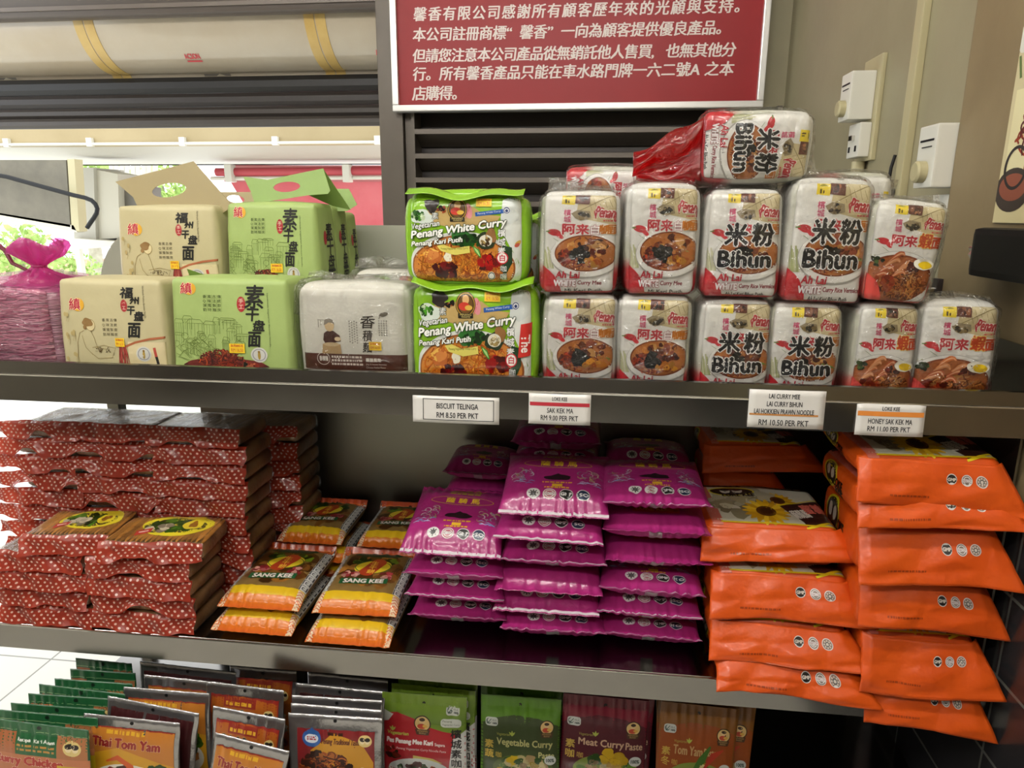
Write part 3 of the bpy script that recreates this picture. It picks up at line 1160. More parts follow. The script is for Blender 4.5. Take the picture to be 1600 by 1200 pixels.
def tree(px, py, Y, rad, label, seed, n=520, ground=True):
    c = at(px, py, Y)
    t = thing('tree', label, 'tree', (c[0], c[1], 0), group='trees across the street')
    R = np.random.RandomState(seed)
    V, Fc = [], []
    for i in range(n):
        d = R.normal(size=3)
        d *= rad * R.uniform(.3, 1) / np.linalg.norm(d)
        p = np.array([0, 0, c[2]]) + d * np.array([1, .8, .75])
        a, b = R.normal(size=3), R.normal(size=3)
        a *= rad * .1 / np.linalg.norm(a)
        b = np.cross(a, b)
        b *= rad * .05 / max(np.linalg.norm(b), 1e-6)
        k = len(V)
        V += [p - a, p - b, p + a, p + b]
        Fc.append((k, k + 1, k + 2, k + 3))
    mesh_obj('foliage', V, Fc, LEAF, t, False)
    MB().tube([(0, 0, 0), (.03, 0, c[2] * .5), (-.05, 0, c[2])], [.14, .11, .05]).build('trunk', BARK, t, True)


tree(30, 400, 9, .75, 'leafy green tree seen below the hanging panel', 1)
tree(130, 262, 12, .9, 'green treetop showing above the condenser unit', 2)
tree(255, 290, 11, .75, 'bright green tree seen through the cream bag handle', 3)
tree(120, 425, 10, .5, 'small tree with a pale trunk above the tiled roof', 4)
rf = thing('tiled_roof', 'low terracotta tiled roof across the street behind the pink bag', 'roof', (0, 13, 0))
slab([(-80, 408), (260, 404), (260, 470), (-80, 470)], 13, .4, mat('terracotta_tiles', '#b98a72', .8, vary=(6, '#c9a48e', (1, 1, 6))), rf, 'tiles')
wv = thing('corrugated_sheet', 'white corrugated metal sheet above the condenser unit outside', 'sheet', (0, 8.5, 0))
for i in range(9):
    x = 170 + i * 8.5
    slab([(x, 250), (x + 7.5, 250), (x + 7.5, 286 + i * 1), (x, 284 + i * 1)], 8.5 + .02 * (i % 2), .02, M['offwhite'], wv, 'rib')
q = at(205, 286, 8.56)
MB().box(q[0] - .04, q[0] + .04, .03, .1, 0, q[2] + .02).build('post', M['white'], wv)

# ceiling lamps of the shop, behind and above the camera
TUBE = mat('lit_tube', '#ffffff', .5, emit=('#fffcf7', LAMP_STRENGTH))


def lamp(x, y, label, ln=1.2):
    t = thing('fluorescent_lamp', label, 'ceiling lamp', (x, y, 3.05), group='fluorescent tubes on the shop ceiling')
    MB().box(-ln / 2, ln / 2, -.05, .05, -.045, 0, .006).build('housing', M['white'], t)
    MB().tube([(-ln / 2 + .02, 0, -.07), (ln / 2 - .02, 0, -.07)], .022, 12).build('tube', TUBE, t, True)


for x, y in ((-1.5, -.75), (-.1, -.75), (-2.9, -1.5), (-1.2, -2.2), (.1, -2.2)):
    lamp(x, y, 'fluorescent tube lamp on the shop ceiling')

# switches on the right wall
PLATE = mat('ivory_plate', '#c9c4b0', .4)


def regulator(px, py, label, cable=True):
    c = atx(px, py, X_WALL - .045)
    t = thing('fan_regulator', label, 'switch', (X_WALL, c[1], c[2]))
    MB().box(-.075, -.012, -.042, .042, -.062, .062, .004).build('housing', M['white'], t)
    MB().tube([(-.074, .0, -.03), (-.09, .0, -.03), (-.094, 0, -.03)], [.022, .022, .018], 20).build('knob', M['ivory'], t, True)
    a = MB().box(-.0765, -.0745, -.03, .03, .03, .034).box(-.0765, -.0745, -.024, .02, .018, .02)
    a.build('marking', M['black'], t)
    return t, c


t, c = regulator(1338, 152, 'white fan regulator with ivory dial on a backing board on the beige wall')
MB().box(-.012, 0, -.07, .06, -.17, .1, .003).build('backing_board', M['ivory'], t)
b = thing('wall_socket', 'white socket below the fan regulator on the backing board', 'socket', (X_WALL - .012, c[1] - .005, c[2] - .115))
MB().box(-.03, 0, -.045, .045, -.045, .045, .004).build('plate', M['white'], b)
MB().box(-.04, -.03, -.012, .012, .0, .014, .002).build('rocker', M['steelbright'], b)
MB().box(-.032, -.03, -.03, -.02, -.03, -.015).box(-.032, -.03, .02, .03, -.03, -.015).build('pin_hole', M['black'], b)
cd_ = thing('cable_trunking', 'ivory conduit dropping from the socket on the beige wall', 'conduit', (X_WALL, c[1] - .0, c[2] - .17))
MB().tube([(-.02, 0, 0), (-.02, 0, -.5)], .018).build('tube', M['ivory'], cd_, True)
t, c = regulator(1470, 245, 'white fan regulator with ivory dial half behind the tan column')
b = thing('wall_socket', 'white socket plate under the regulator beside the tan column', 'socket', (X_WALL, c[1], c[2] - .12))
MB().box(-.03, 0, -.045, .045, -.045, .045, .004).build('plate', M['white'], b)
MB().box(-.034, -.03, -.012, .012, .01, .024, .002).build('rocker', M['black'], b)
c = atx(1432, 150, X_WALL)
tk = thing('wall_trunking', 'ivory vertical cable trunking on the beige wall between two regulators', 'trunking', (X_WALL, c[1], 0))
MB().box(-.018, 0, -.02, .02, 1.3, 3.05, .003).build('channel', M['ivory'], tk)
MB().box(-.006, 0, .02, .06, 1.3, 3.05).build('edge_strip', M['beige'], tk)
c = atx(1405, 308, X_WALL)
pg = thing('plug', 'dark grey plug with cord at the foot of the wall trunking', 'plug', (X_WALL, c[1], c[2]))
MB().box(-.055, -.019, -.02, .02, -.03, .02, .004).build('body', mat('grey_plug', '#4a4c50', .5), pg)
MB().tube([(-.03, -.0, .02), (-.028, -.0, .07), (-.022, 0, .1)], .004).build('cord', M['black'], pg, True)
# bracket, case and poster on the tan column
c = atx(1454, 460, .74)
br = thing('wall_bracket', 'small dark metal bracket with screws low on the tan column edge', 'bracket', (.706, .40, at(1454, 460, .42)[2]))
MB().box(-.012, .0, -.012, .012, -.035, .035, .002).build('plate', M['darkbrown'], br)
MB().tube([(-.03, 0, .012), (-.012, 0, .012)], .008).build('bolt', M['steelbright'], br, True)
MB().tube([(-.02, 0, -.016), (-.012, 0, -.016)], .006).build('bolt', M['steelbright'], br, True)
c0, c1 = atx(1508, 395, .70), atx(1640, 400, .70)
bc = thing('black_case', 'black rounded case with chrome bolt mounted on the tan column', 'case', (.706, atx(1516, 395, .66)[1], atx(1516, 393, .66)[2]))
MB().box(-.05, 0, -.28, -.005, -.042, .042, .012).build('shell', M['black'], bc)
MB().tube([(-.03, .03, .004), (-.03, -.02, .004)], .0055).build('bolt', M['steelbright'], bc, True)
MB().tube([(-.03, .022, -.006), (-.03, -.002, -.006)], .009, 6).build('nut', M['steelbright'], bc, True)
# wall poster
ya, yb = atx(1568, 230, .7)[1], -.35
z0 = atx(1540, 330, .698)[2]
pz0, pz1 = z0 - .02, z0 + .62
po = thing('food_poster', 'tall food poster with noodle bowls and baskets at the right picture edge', 'poster', (.706, (ya + yb) / 2, (pz0 + pz1) / 2))
pw, ph = ya - yb, pz1 - pz0
MB().box(-.004, 0, -pw / 2, pw / 2, -ph / 2, ph / 2).build('sheet', mat('cream_poster', '#c9bd9a', .5), po)
ps = Sheet(pw, ph, lambda u, v: np.stack([np.full_like(u, -.004), -u, v], 1))
a = Art((0, 0, 100, 140), 5)
a.grad(0, 0, 100, 140, '#b7ab8c', '#d9cc9c')
a.rect(0, 0, 100, 18, '#cfcfcf')
a.ell(6, 48, 14, 20, '#3c4650', wob=.2)
a.blobs(10, 66, 12, 9, 26, ['#b5552c', '#d9a45c', '#8a3a1e'], 1, 4)
a.ell(10, 74, 16, 6, '#d8d6c8')
a.rect(2, 92, 100, 128, '#e1d7a8')
a.noodles(20, 108, 16, 12, 60, ['#a83e22', '#d8a052', '#c87a3a'], .8)
for i in range(8):
    a.line([(1 + i * 3, 80), (3 + i * 3, 88)], 1, '#59703a')
a.rect(12, 96, 15, 124, '#8c2f1e')
a.ell(8, 128, 9, 8, '#3a3028')
a.ell(8, 127, 7, 5, '#8a4b36')
a.ring(8, 120, 6, 8, 1.2, '#2b2420')
a.build('picture', ps, po, FLATP, base=.0006, maxlen=.05)

# ------------------------------------------------------------------ the display shelf
ZS1 = 1.212
Z1, Z2 = ZS1 + .0028, 0.703           # top and middle shelf surfaces
XS0, XS1 = -1.215, 0.699
rack = thing('display_rack', 'stainless steel display rack with lipped shelves', 'shelf', (0, 0, 0))
# top shelf: tray with a raised two-faced lip
top = MB()
top.prof([(0, 1.177), (0, 1.2255), (.002, 1.2275), (.0055, 1.2505), (.010, 1.2520), (.019, 1.2505), (.019, ZS1), (.47, ZS1), (.47, ZS1 - .015), (.02, ZS1 - .015), (.012, 1.177)], XS0, XS1)
top.build('top_shelf', M['steel'], rack)
MB().tube([(XS0, -.0005, 1.2265), (XS1, -.0005, 1.2265)], .0016, 8).build('shelf_edge', M['steelbright'], rack, True)
MB().prof([(0, .648), (0, Z2 - .003), (.003, Z2), (.47, Z2), (.47, Z2 - .02), (.02, Z2 - .02), (.012, .648)], XS0, XS1).build('middle_shelf', M['steel'], rack)
MB().tube([(XS0, .0, Z2 - .0015), (XS1, .0, Z2 - .0015)], .0018, 8).build('shelf_edge', M['steelbright'], rack, True)
ZL = .375
MB().prof([(-.24, ZL - .05), (-.24, ZL), (.47, ZL), (.47, ZL - .05)], XS0, XS1).build('bottom_shelf', M['steel'], rack)
# backs
zbk = at(600, 352, .47)[2]
xc = XS0
bp = []
rc = .16
for k in range(11):
    a = math.pi - k / 10 * math.pi / 2
    bp.append((xc + rc + rc * math.cos(a), zbk - rc + rc * math.sin(a)))
bp += [(XS1, zbk), (XS1, Z1 + .001), (xc, Z1 + .001)]
V = [(x, .47, z) for x, z in bp] + [(x, .474, z) for x, z in bp]
n = len(bp)
mesh_obj('back_panel', V, [tuple(range(n - 1, -1, -1)), tuple(range(n, 2 * n))] + [(i, (i + 1) % n, n + (i + 1) % n, n + i) for i in range(n)], M['backsplash'], rack, False)
MB().box(-.98, XS1, .46, .468, Z2 + .001, Z1 - .022).build('back_panel', M['steeldull'], rack)
MB().box(-1.0, XS1, .46, .468, ZL + .001, Z2 - .022).build('back_panel', mat('gap_shade_panel', '#3a3836', .5, .3), rack)  # panel added to darken the gap behind the pouches, shade in its colour
MB().box(XS1 - .004, XS1, .02, .47, Z1 + .001, Z1 + .1).build('side_plate', M['steel'], rack)
MB().box(XS1 - .004, XS1, .03, .47, Z2 + .001, Z1 - .022).build('side_plate', M['steeldull'], rack)
for x in (XS0 + .015, XS1 - .03):
    for y in (.45,):
        MB().box(x - .015, x + .015, y - .015, y + .015, 0, Z1 - .022).build('upright', M['steeldull'], rack)
for x in (XS0 + .02, XS1 - .03):
    MB().box(x - .015, x + .015, .03, .06, 0, ZL - .05).build('foot', M['steeldull'], rack)


# price labels stuck on the lip
def price_tag(x0, y0, x1, y1, rows, label, colour=None, cq=.1, framed=False):
    a, b = at(x0, (y0 + y1) / 2, -.003), at(x1, (y0 + y1) / 2, -.003)
    zt, zb_ = at((x0 + x1) / 2, y0, -.003)[2], at((x0 + x1) / 2, y1, -.003)[2]
    w, h = b[0] - a[0], zt - zb_
    t = thing('price_label', label, 'price label', ((a[0] + b[0]) / 2, -.0026, zb_))
    sh = Sheet(w, h, lambda u, v: np.stack([u, -.0015 * np.cos(u / w * 3) + .0012 * np.sin(v / h * 2.5), v + h / 2], 1), .0005)
    sh.build('card', mat('label_card', '#dfdcd8', .35, coat=.4), t, 10, 6)
    A = Art((0, 0, 100, 100 * h / w))
    H = 100 * h / w
    if framed:
        for q in ((12, 3, 94, 3.8), (12, H - 4, 94, H - 3.2), (12, 3, 12.8, H - 3.2), (93.2, 3, 94, H - 3.2)):
            A.rect(*q, '#3b3b3b')
    if colour:
        A.rect(*colour[1], colour[0])
    for tx, (p, q, r, s_) in rows:
        A.text(tx, p, q * H, r, s_ * H, '#1d1d22', bold=.12)
    A.build('printing', sh, t, FLATP, base=.0003)
    return t


price_tag(645, 620, 780, 661, [('BISCUIT TELINGA', (28, .26, 76, .46)), ('RM 8.50 PER PKT', (28, .6, 76, .8))], 'white price card reading BISCUIT TELINGA RM 8.50', framed=True)
price_tag(826, 616, 923, 663, [('LOKE KEE', (38, .1, 62, .22)), ('SAK KEK MA', (30, .46, 72, .62)), ('RM 9.00 PER PKT', (20, .7, 80, .87))], 'white price card with red stripe reading SAK KEK MA RM 9.00', ('#b32b39', (2, 14, 98, 20)))
price_tag(1169, 610, 1289, 669, [('LAI CURRY MEE', (26, .1, 66, .22)), ('LAI CURRY BIHUN', (24, .3, 70, .43)), ('LAI HOKKIEN PRAWN NOODLE', (8, .5, 86, .63)), ('RM 10.50 PER PKT', (15, .78, 80, .93))], 'larger price card listing LAI CURRY MEE RM 10.50', ('#c2854a', (2, 33, 92, 35.5)))
price_tag(1337, 632, 1445, 681, [('LOKE KEE', (37, .08, 62, .2)), ('HONEY SAK KEK MA', (18, .46, 82, .62)), ('RM 11.00 PER PKT', (18, .7, 80, .86))], 'white price card with orange stripe reading HONEY SAK KEK MA', ('#e08a3c', (2, 11.5, 98, 19)))


# ------------------------------------------------------------------ artwork of the noodle packs on the top shelf
def town(A, x0, y0, x1, y1, c, n=16, wd=1.1):
    R = A.rnd
    W, H = x1 - x0, y1 - y0
    for i in range(n):
        x, y = x0 + R.random() * W * .86, y0 + H * .1 + R.random() * H * .6
        w, h = W * R.uniform(.08, .2), H * R.uniform(.12, .3)
        A.line([(x, y + h), (x, y), (x + w, y), (x + w, y + h)], wd, c, True)
        A.line([(x - w * .1, y), (x + w * .15, y - h * .35), (x + w * .9, y - h * .3), (x + w * 1.1, y)], wd, c, True)
        for k in range(3):
            xx = x + w * (k + 1) / 4
            A.line([(xx, y), (xx, y + h)], wd * .6, c, True)
    for i in range(n):
        x, y = x0 + R.random() * W * .9, y0 + H * .5 + R.random() * H * .4
        r = W * R.uniform(.02, .045)
        pts = [(x + r * math.cos(a / 2), y + r * math.sin(a / 2)) for a in range(13)]
        A.line(pts, wd, c, True)
        A.line([(x, y + r), (x - r * 1.6, y + r * 3), (x + r * 1.4, y + r * 4)], wd, c, True)
        A.line([(x, y + r), (x + r * 2, y + r * 3.2)], wd, c, True)


def seal(A, x, y, r):
    A.ell(x + r * .4, y + r * .1, r, r, '#dca62e', 20)
    A.text('縝', x - r * 1.05, y - r * .85, x + r * .75, y + r * .9, '#b3203c', halo='#efe3b8', hw=r * .1, bold=r * .04)


def brush(A, txts, col='#15150f'):
    for t, (x0, y0, x1, y1), b in txts:
        A.text(t, x0, y0, x1, y1, col, shear=.12, bold=b)


def sticker(parent, shape, box, r, name='price_sticker', face='front', off=.0016, rot=0):
    A = Art(box, 3)
    x0, y0, x1, y1 = r
    A.rect(x0, y0, x1, y1, '#ecc526', rot=rot)
    w, h = x1 - x0, y1 - y0
    if not rot:
        A.text('SIN PENANG R/S', x0 + w * .1, y0 + h * .1, x1 - w * .1, y0 + h * .36, '#c2452a', bold=w * .004)
        A.text('RM 16.50', x0 + w * .12, y0 + h * .5, x1 - w * .12, y0 + h * .86, '#d0762a', bold=w * .004)
    A.build(name, shape, parent, FLATP, face, base=off, label='yellow price sticker')


def badge(A, x, y, r):
    A.ell(x, y, r, r, '#c9c8c0', 26)
    A.ring(x, y, r * .8, r * .8, r * .1, '#85858c')
    A.ell(x, y + r * .1, r * .18, r * .55, '#a58a3c', 12)
    A.ell(x, y - r * .4, r * .16, r * .16, '#8c6d2c', 10)


def art_green(seed):
    A = Art((55, 588, 628, 1130), seed)
    seal(A, 135, 635, 32)
    for i, t in enumerate(('傳統廚房', '古法製麵', '風味獨特', '香Q彈勁')[::-1]):
        A.vtext(t, 222 + i * 24, 668, 19, '#3d4a1c', 1.2)
        A.line([(234 + i * 24, 668), (234 + i * 24, 755)], 1, '#5f7030')
    town(A, 60, 765, 440, 1000, '#6a7d3a', 19, 2.3)
    A.ell(402, 714, 21, 40, '#a32228', 22)
    A.vtext('手工', 402, 684, 27, '#e9d8bf', 1.1)
    brush(A, [('素', (418, 615, 516, 735), 2.2), ('干', (424, 736, 486, 800), 2), ('盘', (452, 795, 512, 850), 2), ('面', (428, 858, 490, 935), 2.6)])
    A.text('Handmade Vegetarian Banmian Noodle', 527, 655, 536, 935, '#33401c', rot=-90)
    A.ell(312, 1048, 212, 46, '#4a1712')
    A.ell(312, 1030, 190, 30, '#642019')
    A.noodles(292, 1012, 118, 62, 150, ['#a8583a', '#c07048', '#8a4028', '#d08a58', '#9c4a30'], 5.5, 1.2)
    A.blobs(430, 1034, 36, 15, 14, ['#b96b50', '#d4a184', '#3c4a1c'], 6, 13)
    A.poly([(55, 1094), (628, 1094), (628, 1130), (55, 1130)], '#8fa45c')
    badge(A, 476, 978, 40)
    return A


def art_cream(seed):
    A = Art((565, 265, 1005, 668), seed)
    seal(A, 640, 362, 27)
    # seated woman with a tray
    c = '#8d7a4a'
    A.line([(668, 470), (650, 480), (638, 520), (634, 575), (640, 605)], 2.2, c)
    A.line([(700, 470), (712, 500), (722, 540), (760, 545)], 2.2, c)
    A.line([(690, 560), (720, 585), (780, 580), (798, 540), (750, 530), (700, 540)], 2.2, c)
    A.line([(660, 490), (672, 540), (700, 570)], 1.8, c)
    A.ell(700, 447, 20, 24, '#d5c699')
    A.ring(700, 447, 20, 24, 2, c)
    A.ell(688, 436, 22, 18, '#8a6a3c', wob=.15)
    A.ell(676, 456, 8, 9, '#8a6a3c')
    for k in range(10):
        x, y = A.rnd.uniform(575, 628), A.rnd.uniform(400, 600)
        A.line([(x, y), (x + 8, y + 14), (x + 3, y + 30)], 1.6, '#a9986a', True)
        A.ell(x, y, 6, 9, '#b3a06a', 10)
    A.noodles(750, 548, 45, 14, 26, ['#9a8752', '#8d7a4a'], 2)
    for i, t in enumerate(('傳統廚房', '古法製麵', '風味獨特', '香Q彈勁')[::-1]):
        A.vtext(t, 757 + i * 16, 418, 14, '#4a412a', 1.4)
    A.ell(845, 366, 14, 25, '#a32a30', 20)
    A.vtext('手工', 845, 347, 17, '#ecd8c0', 1.1)
    brush(A, [('福', (832, 292, 890, 335), 1.8), ('州', (872, 330, 912, 358), 1.6), ('干', (858, 368, 890, 402), 1.6), ('盘', (884, 388, 926, 425), 1.8), ('面', (856, 436, 908, 494), 2.2)])
    A.text('Handmade Fuzhou Banmian Noodle', 928, 285, 936, 415, '#4a412a', rot=-90)
    A.grad(850, 512, 1005, 615, '#d8c9a0', '#d3c394')
    A.line([(836, 534), (880, 515), (940, 500), (1005, 492)], 9, '#a9603c')
    for k in range(26):
        x = A.rnd.uniform(808, 846)
        A.line([(826 + (x - 826) * .6, 522), (x, 560), (x + A.rnd.uniform(-6, 6), 606)], 3, A.rnd.choice(['#8c2f26', '#a8463a', '#74221c']), True)
    badge(A, 912, 562, 31)
    A.line([(956, 535), (962, 575)], 11, '#b3483a')
    A.line([(962, 572), (968, 606)], 11, '#23201c')
    return A


def art_white(seed):
    A = Art((658, 635, 1252, 1150), seed)
    A.rect(658, 985, 1250, 1068, '#552e22')
    A.smalltext(680, 1090, 1200, 1120, '#8a7a6a', 2)
    A.ring(787, 1012, 36, 33, 3, '#d8cfc4')
    A.text('香積麵', 764, 998, 812, 1024, '#e2dacf', bold=.6)
    for k in range(3):
        A.smalltext(832, 995 + k * 19, 1004, 1007 + k * 19, '#d4c8bc', 1, .9)
    A.text('藥膳風味', 1018, 1004, 1100, 1024, '#eae2d8', bold=.7)
    A.text('Jing Si Instant Noodles', 1018, 1032, 1128, 1043, '#d4c8bc')
    A.text('Chinese Herbal Flavor', 1018, 1047, 1124, 1058, '#d4c8bc')
    brush(A, [('香', (998, 786, 1076, 850), .9), ('積', (1006, 860, 1060, 916), .8), ('麵', (1004, 922, 1058, 974), .8)], '#2b211b')
    # cook at a table
    A.poly([(798, 880), (815, 868), (850, 866), (884, 890), (888, 920), (860, 925), (855, 938), (805, 936), (792, 915)], '#45211c')
    A.ell(830, 838, 26, 32, '#d2b78e', 20)
    A.poly([(800, 838), (804, 812), (828, 802), (852, 812), (858, 834), (846, 826), (826, 824), (812, 834)], '#8e8578')
    A.ell(872, 908, 18, 11, '#d7c19c', 14)
    A.poly([(788, 935), (885, 935), (890, 985), (782, 985)], '#b39468')
    A.ell(836, 936, 44, 10, '#c8b088')
    A.line([(770, 812), (770, 850)], 3, '#8a8378')
    A.line([(783, 812), (784, 840)], 3, '#a59c8c')
    A.line([(765, 812), (800, 812)], 2.5, '#8a8378')
    for i in range(4):
        for k in range(9):
            A.smalltext(936 + i * 13, 812 + 6 * (i % 2) + k * 13, 943 + i * 13, 820 + 6 * (i % 2) + k * 13, '#4a4038', 2, .6)
            if k < 7:
                A.smalltext(1094 + i * 13, 808 + k * 12, 1101 + i * 13, 816 + k * 12, '#4a4038', 2, .6)
    A.ell(1122, 779, 24, 11, '#6e665a', rot=15)
    A.line([(1110, 784), (1096, 800)], 3, '#6e665a')
    return A


def art_vegwhite(seed):
    A = Art((62, 92, 722, 600), seed)
    A.poly([(640, 92), (725, 92), (725, 600), (700, 600), (655, 560), (690, 470), (640, 380), (600, 300), (590, 220), (612, 150)], '#d9dcd6')
    A.poly([(600, 130), (640, 100), (700, 160), (690, 230), (640, 260), (590, 230)], '#cfd4d0')
    # straw-coloured backdrop of the emblem
    A.poly([(110, 230), (210, 175), (300, 170), (440, 165), (500, 205), (590, 215), (560, 260), (300, 275)], '#b89c62')
    for x, y, r in ((200, 150, 30), (228, 150, 28), (212, 172, 32)):
        A.ell(x, y, r, r * .8, '#2a2320', wob=.2)
    A.blobs(270, 180, 26, 16, 12, ['#4a3324', '#c08038', '#2c2018'], 6, 12)
    A.ell(158, 222, 64, 40, '#cfd9cf', wob=.15)
    A.blobs(140, 215, 44, 24, 26, ['#5c9c3c', '#8fc462', '#dfe8d4', '#4a8a34'], 7, 14)
    A.vtext('素', 232, 196, 40, '#efefe8', halo='#20301c', hw=2.5)
    A.ell(416, 190, 20, 40, '#d58a90', rot=10)
    A.line([(400, 230), (425, 160)], 14, '#c85a62', taper=True)
    A.ell(355, 182, 54, 56, '#2c1d12', 30)
    A.ring(355, 182, 50, 52, 5, '#b08a2e')
    A.ell(355, 182, 40, 42, '#6a4a22', 26)
    A.ell(356, 160, 18, 20, '#d9ac74', 16)
    A.ell(348, 190, 30, 20, '#c23a2c', 18)
    A.ell(372, 196, 20, 12, '#d9b04a', 16)
    A.rect(315, 222, 396, 246, '#1d1a14', r=4)
    A.text('PENANG', 326, 224, 386, 234, '#d9c47a')
    A.text('WHITE', 332, 236, 380, 244, '#d9c47a')
    A.rect(452, 186, 610, 208, '#2857a0', rot=7)
    A.text('Penang White Curry', 466, 190, 590, 203, '#dfe6f0', rot=7)
    A.ell(622, 184, 19, 19, '#e6e8ea')
    A.ring(622, 184, 17, 17, 4, '#2b3a6a')
    A.ell(622, 186, 8, 8, '#2b3a6a')
    # bowl
    A.ell(382, 500, 306, 200, '#d8dbd4', 48)
    A.ell(382, 500, 286, 182, '#8c4f22', 48)
    A.ell(382, 500, 276, 174, '#c77f38', 48)
    A.noodles(372, 500, 262, 165, 330, ['#e2b25a', '#d69a44', '#efc878', '#c8883a', '#dba450'], 6, .8)
    A.poly([(160, 420), (205, 390), (250, 410), (230, 450), (180, 460)], '#e0b155')
    A.ell(214, 440, 46, 40, '#b8642c', wob=.2)
    A.ell(218, 432, 30, 26, '#cc8040', wob=.2)
    A.blobs(285, 512, 76, 42, 46, ['#8e1722', '#6c0f1a', '#a82630', '#7c1420'], 9, 20)
    A.blobs(530, 470, 62, 42, 34, ['#c01c1e', '#a01418', '#d33a30', '#8c1014'], 10, 22)
    A.ell(372, 330, 60, 44, '#2f6b2c', wob=.2)
    A.blobs(420, 345, 90, 30, 26, ['#357a2e', '#2a5f26', '#4c9438'], 10, 20)
    A.ell(512, 350, 50, 46, '#26331c', wob=.15)
    A.ell(540, 318, 26, 44, '#8c6238', wob=.2)
    A.ell(510, 348, 36, 32, '#dcd8c8', 22)
    A.blobs(510, 350, 26, 22, 14, ['#b59c6c', '#ece6d2', '#8e7a54', '#cdbf98'], 7, 12)
    A.line([(440, 380), (462, 405), (482, 440)], 26, '#3f8a32', taper=True)
    A.line([(446, 386), (464, 408), (478, 432)], 12, '#a8cf80', taper=True)
    A.ell(300, 440, 24, 26, '#e9e4cc', wob=.2)
    A.poly([(240, 380), (275, 370), (330, 392), (420, 378), (424, 415), (340, 430), (262, 408)], '#dccf66')
    A.text('Penang Vegetarian White Curry', 262, 386, 412, 402, '#5a6a1c', rot=2)
    A.poly([(600, 372), (650, 385), (652, 470), (628, 520), (604, 540), (596, 450)], '#1f3a22')
    A.vtext('檳城素', 596, 285, 44, '#f2f2ee', 1.12, bold=.8, halo='#1d2a1c', hw=2.6)
    A.ell(600, 443, 32, 34, '#c8283a')
    A.ell(600, 443, 26, 28, '#f0eee8')
    A.vtext('白', 600, 423, 40, '#c8283a', bold=.8)
    A.vtext('咖喱', 606, 484, 38, '#f2f2ee', 1.1, halo='#1d2a1c', hw=2.6)
    A.ell(540, 540, 20, 20, '#e8e8e4')
    A.ring(540, 540, 18, 18, 4, '#22301e')
    # titles
    A.text('Vegetarian', 102, 250, 256, 288, '#eef0ea', rot=8, shear=.25, bold=.7, halo='#26361e', hw=3.2)
    A.text('Penang White Curry', 96, 262, 626, 316, '#f4f4ee', rot=8.5, shear=.22, bold=2.2, halo='#22341c', hw=5.5)
    A.text('Penang Kari Putih', 100, 344, 384, 378, '#f2f2ec', rot=6, shear=.25, bold=1.2, halo='#22341c', hw=4)
    for k in range(4):
        x = 590 + k * 26
        A.line([(x, 130 - k * 4), (x + 16, 112), (x + 20, 130)], 3, '#2a4a1e', True)
    A.ell(684, 360, 22, 12, '#c9a24a', rot=30)
    A.ell(676, 372, 16, 10, '#c0584a', rot=30)
    for k in range(7):
        x, y = A.rnd.uniform(660, 700), A.rnd.uniform(440, 560)
        A.line([(x, y), (x + 10, y - 16)], 5, '#8cbf4a', True, True)
    return A


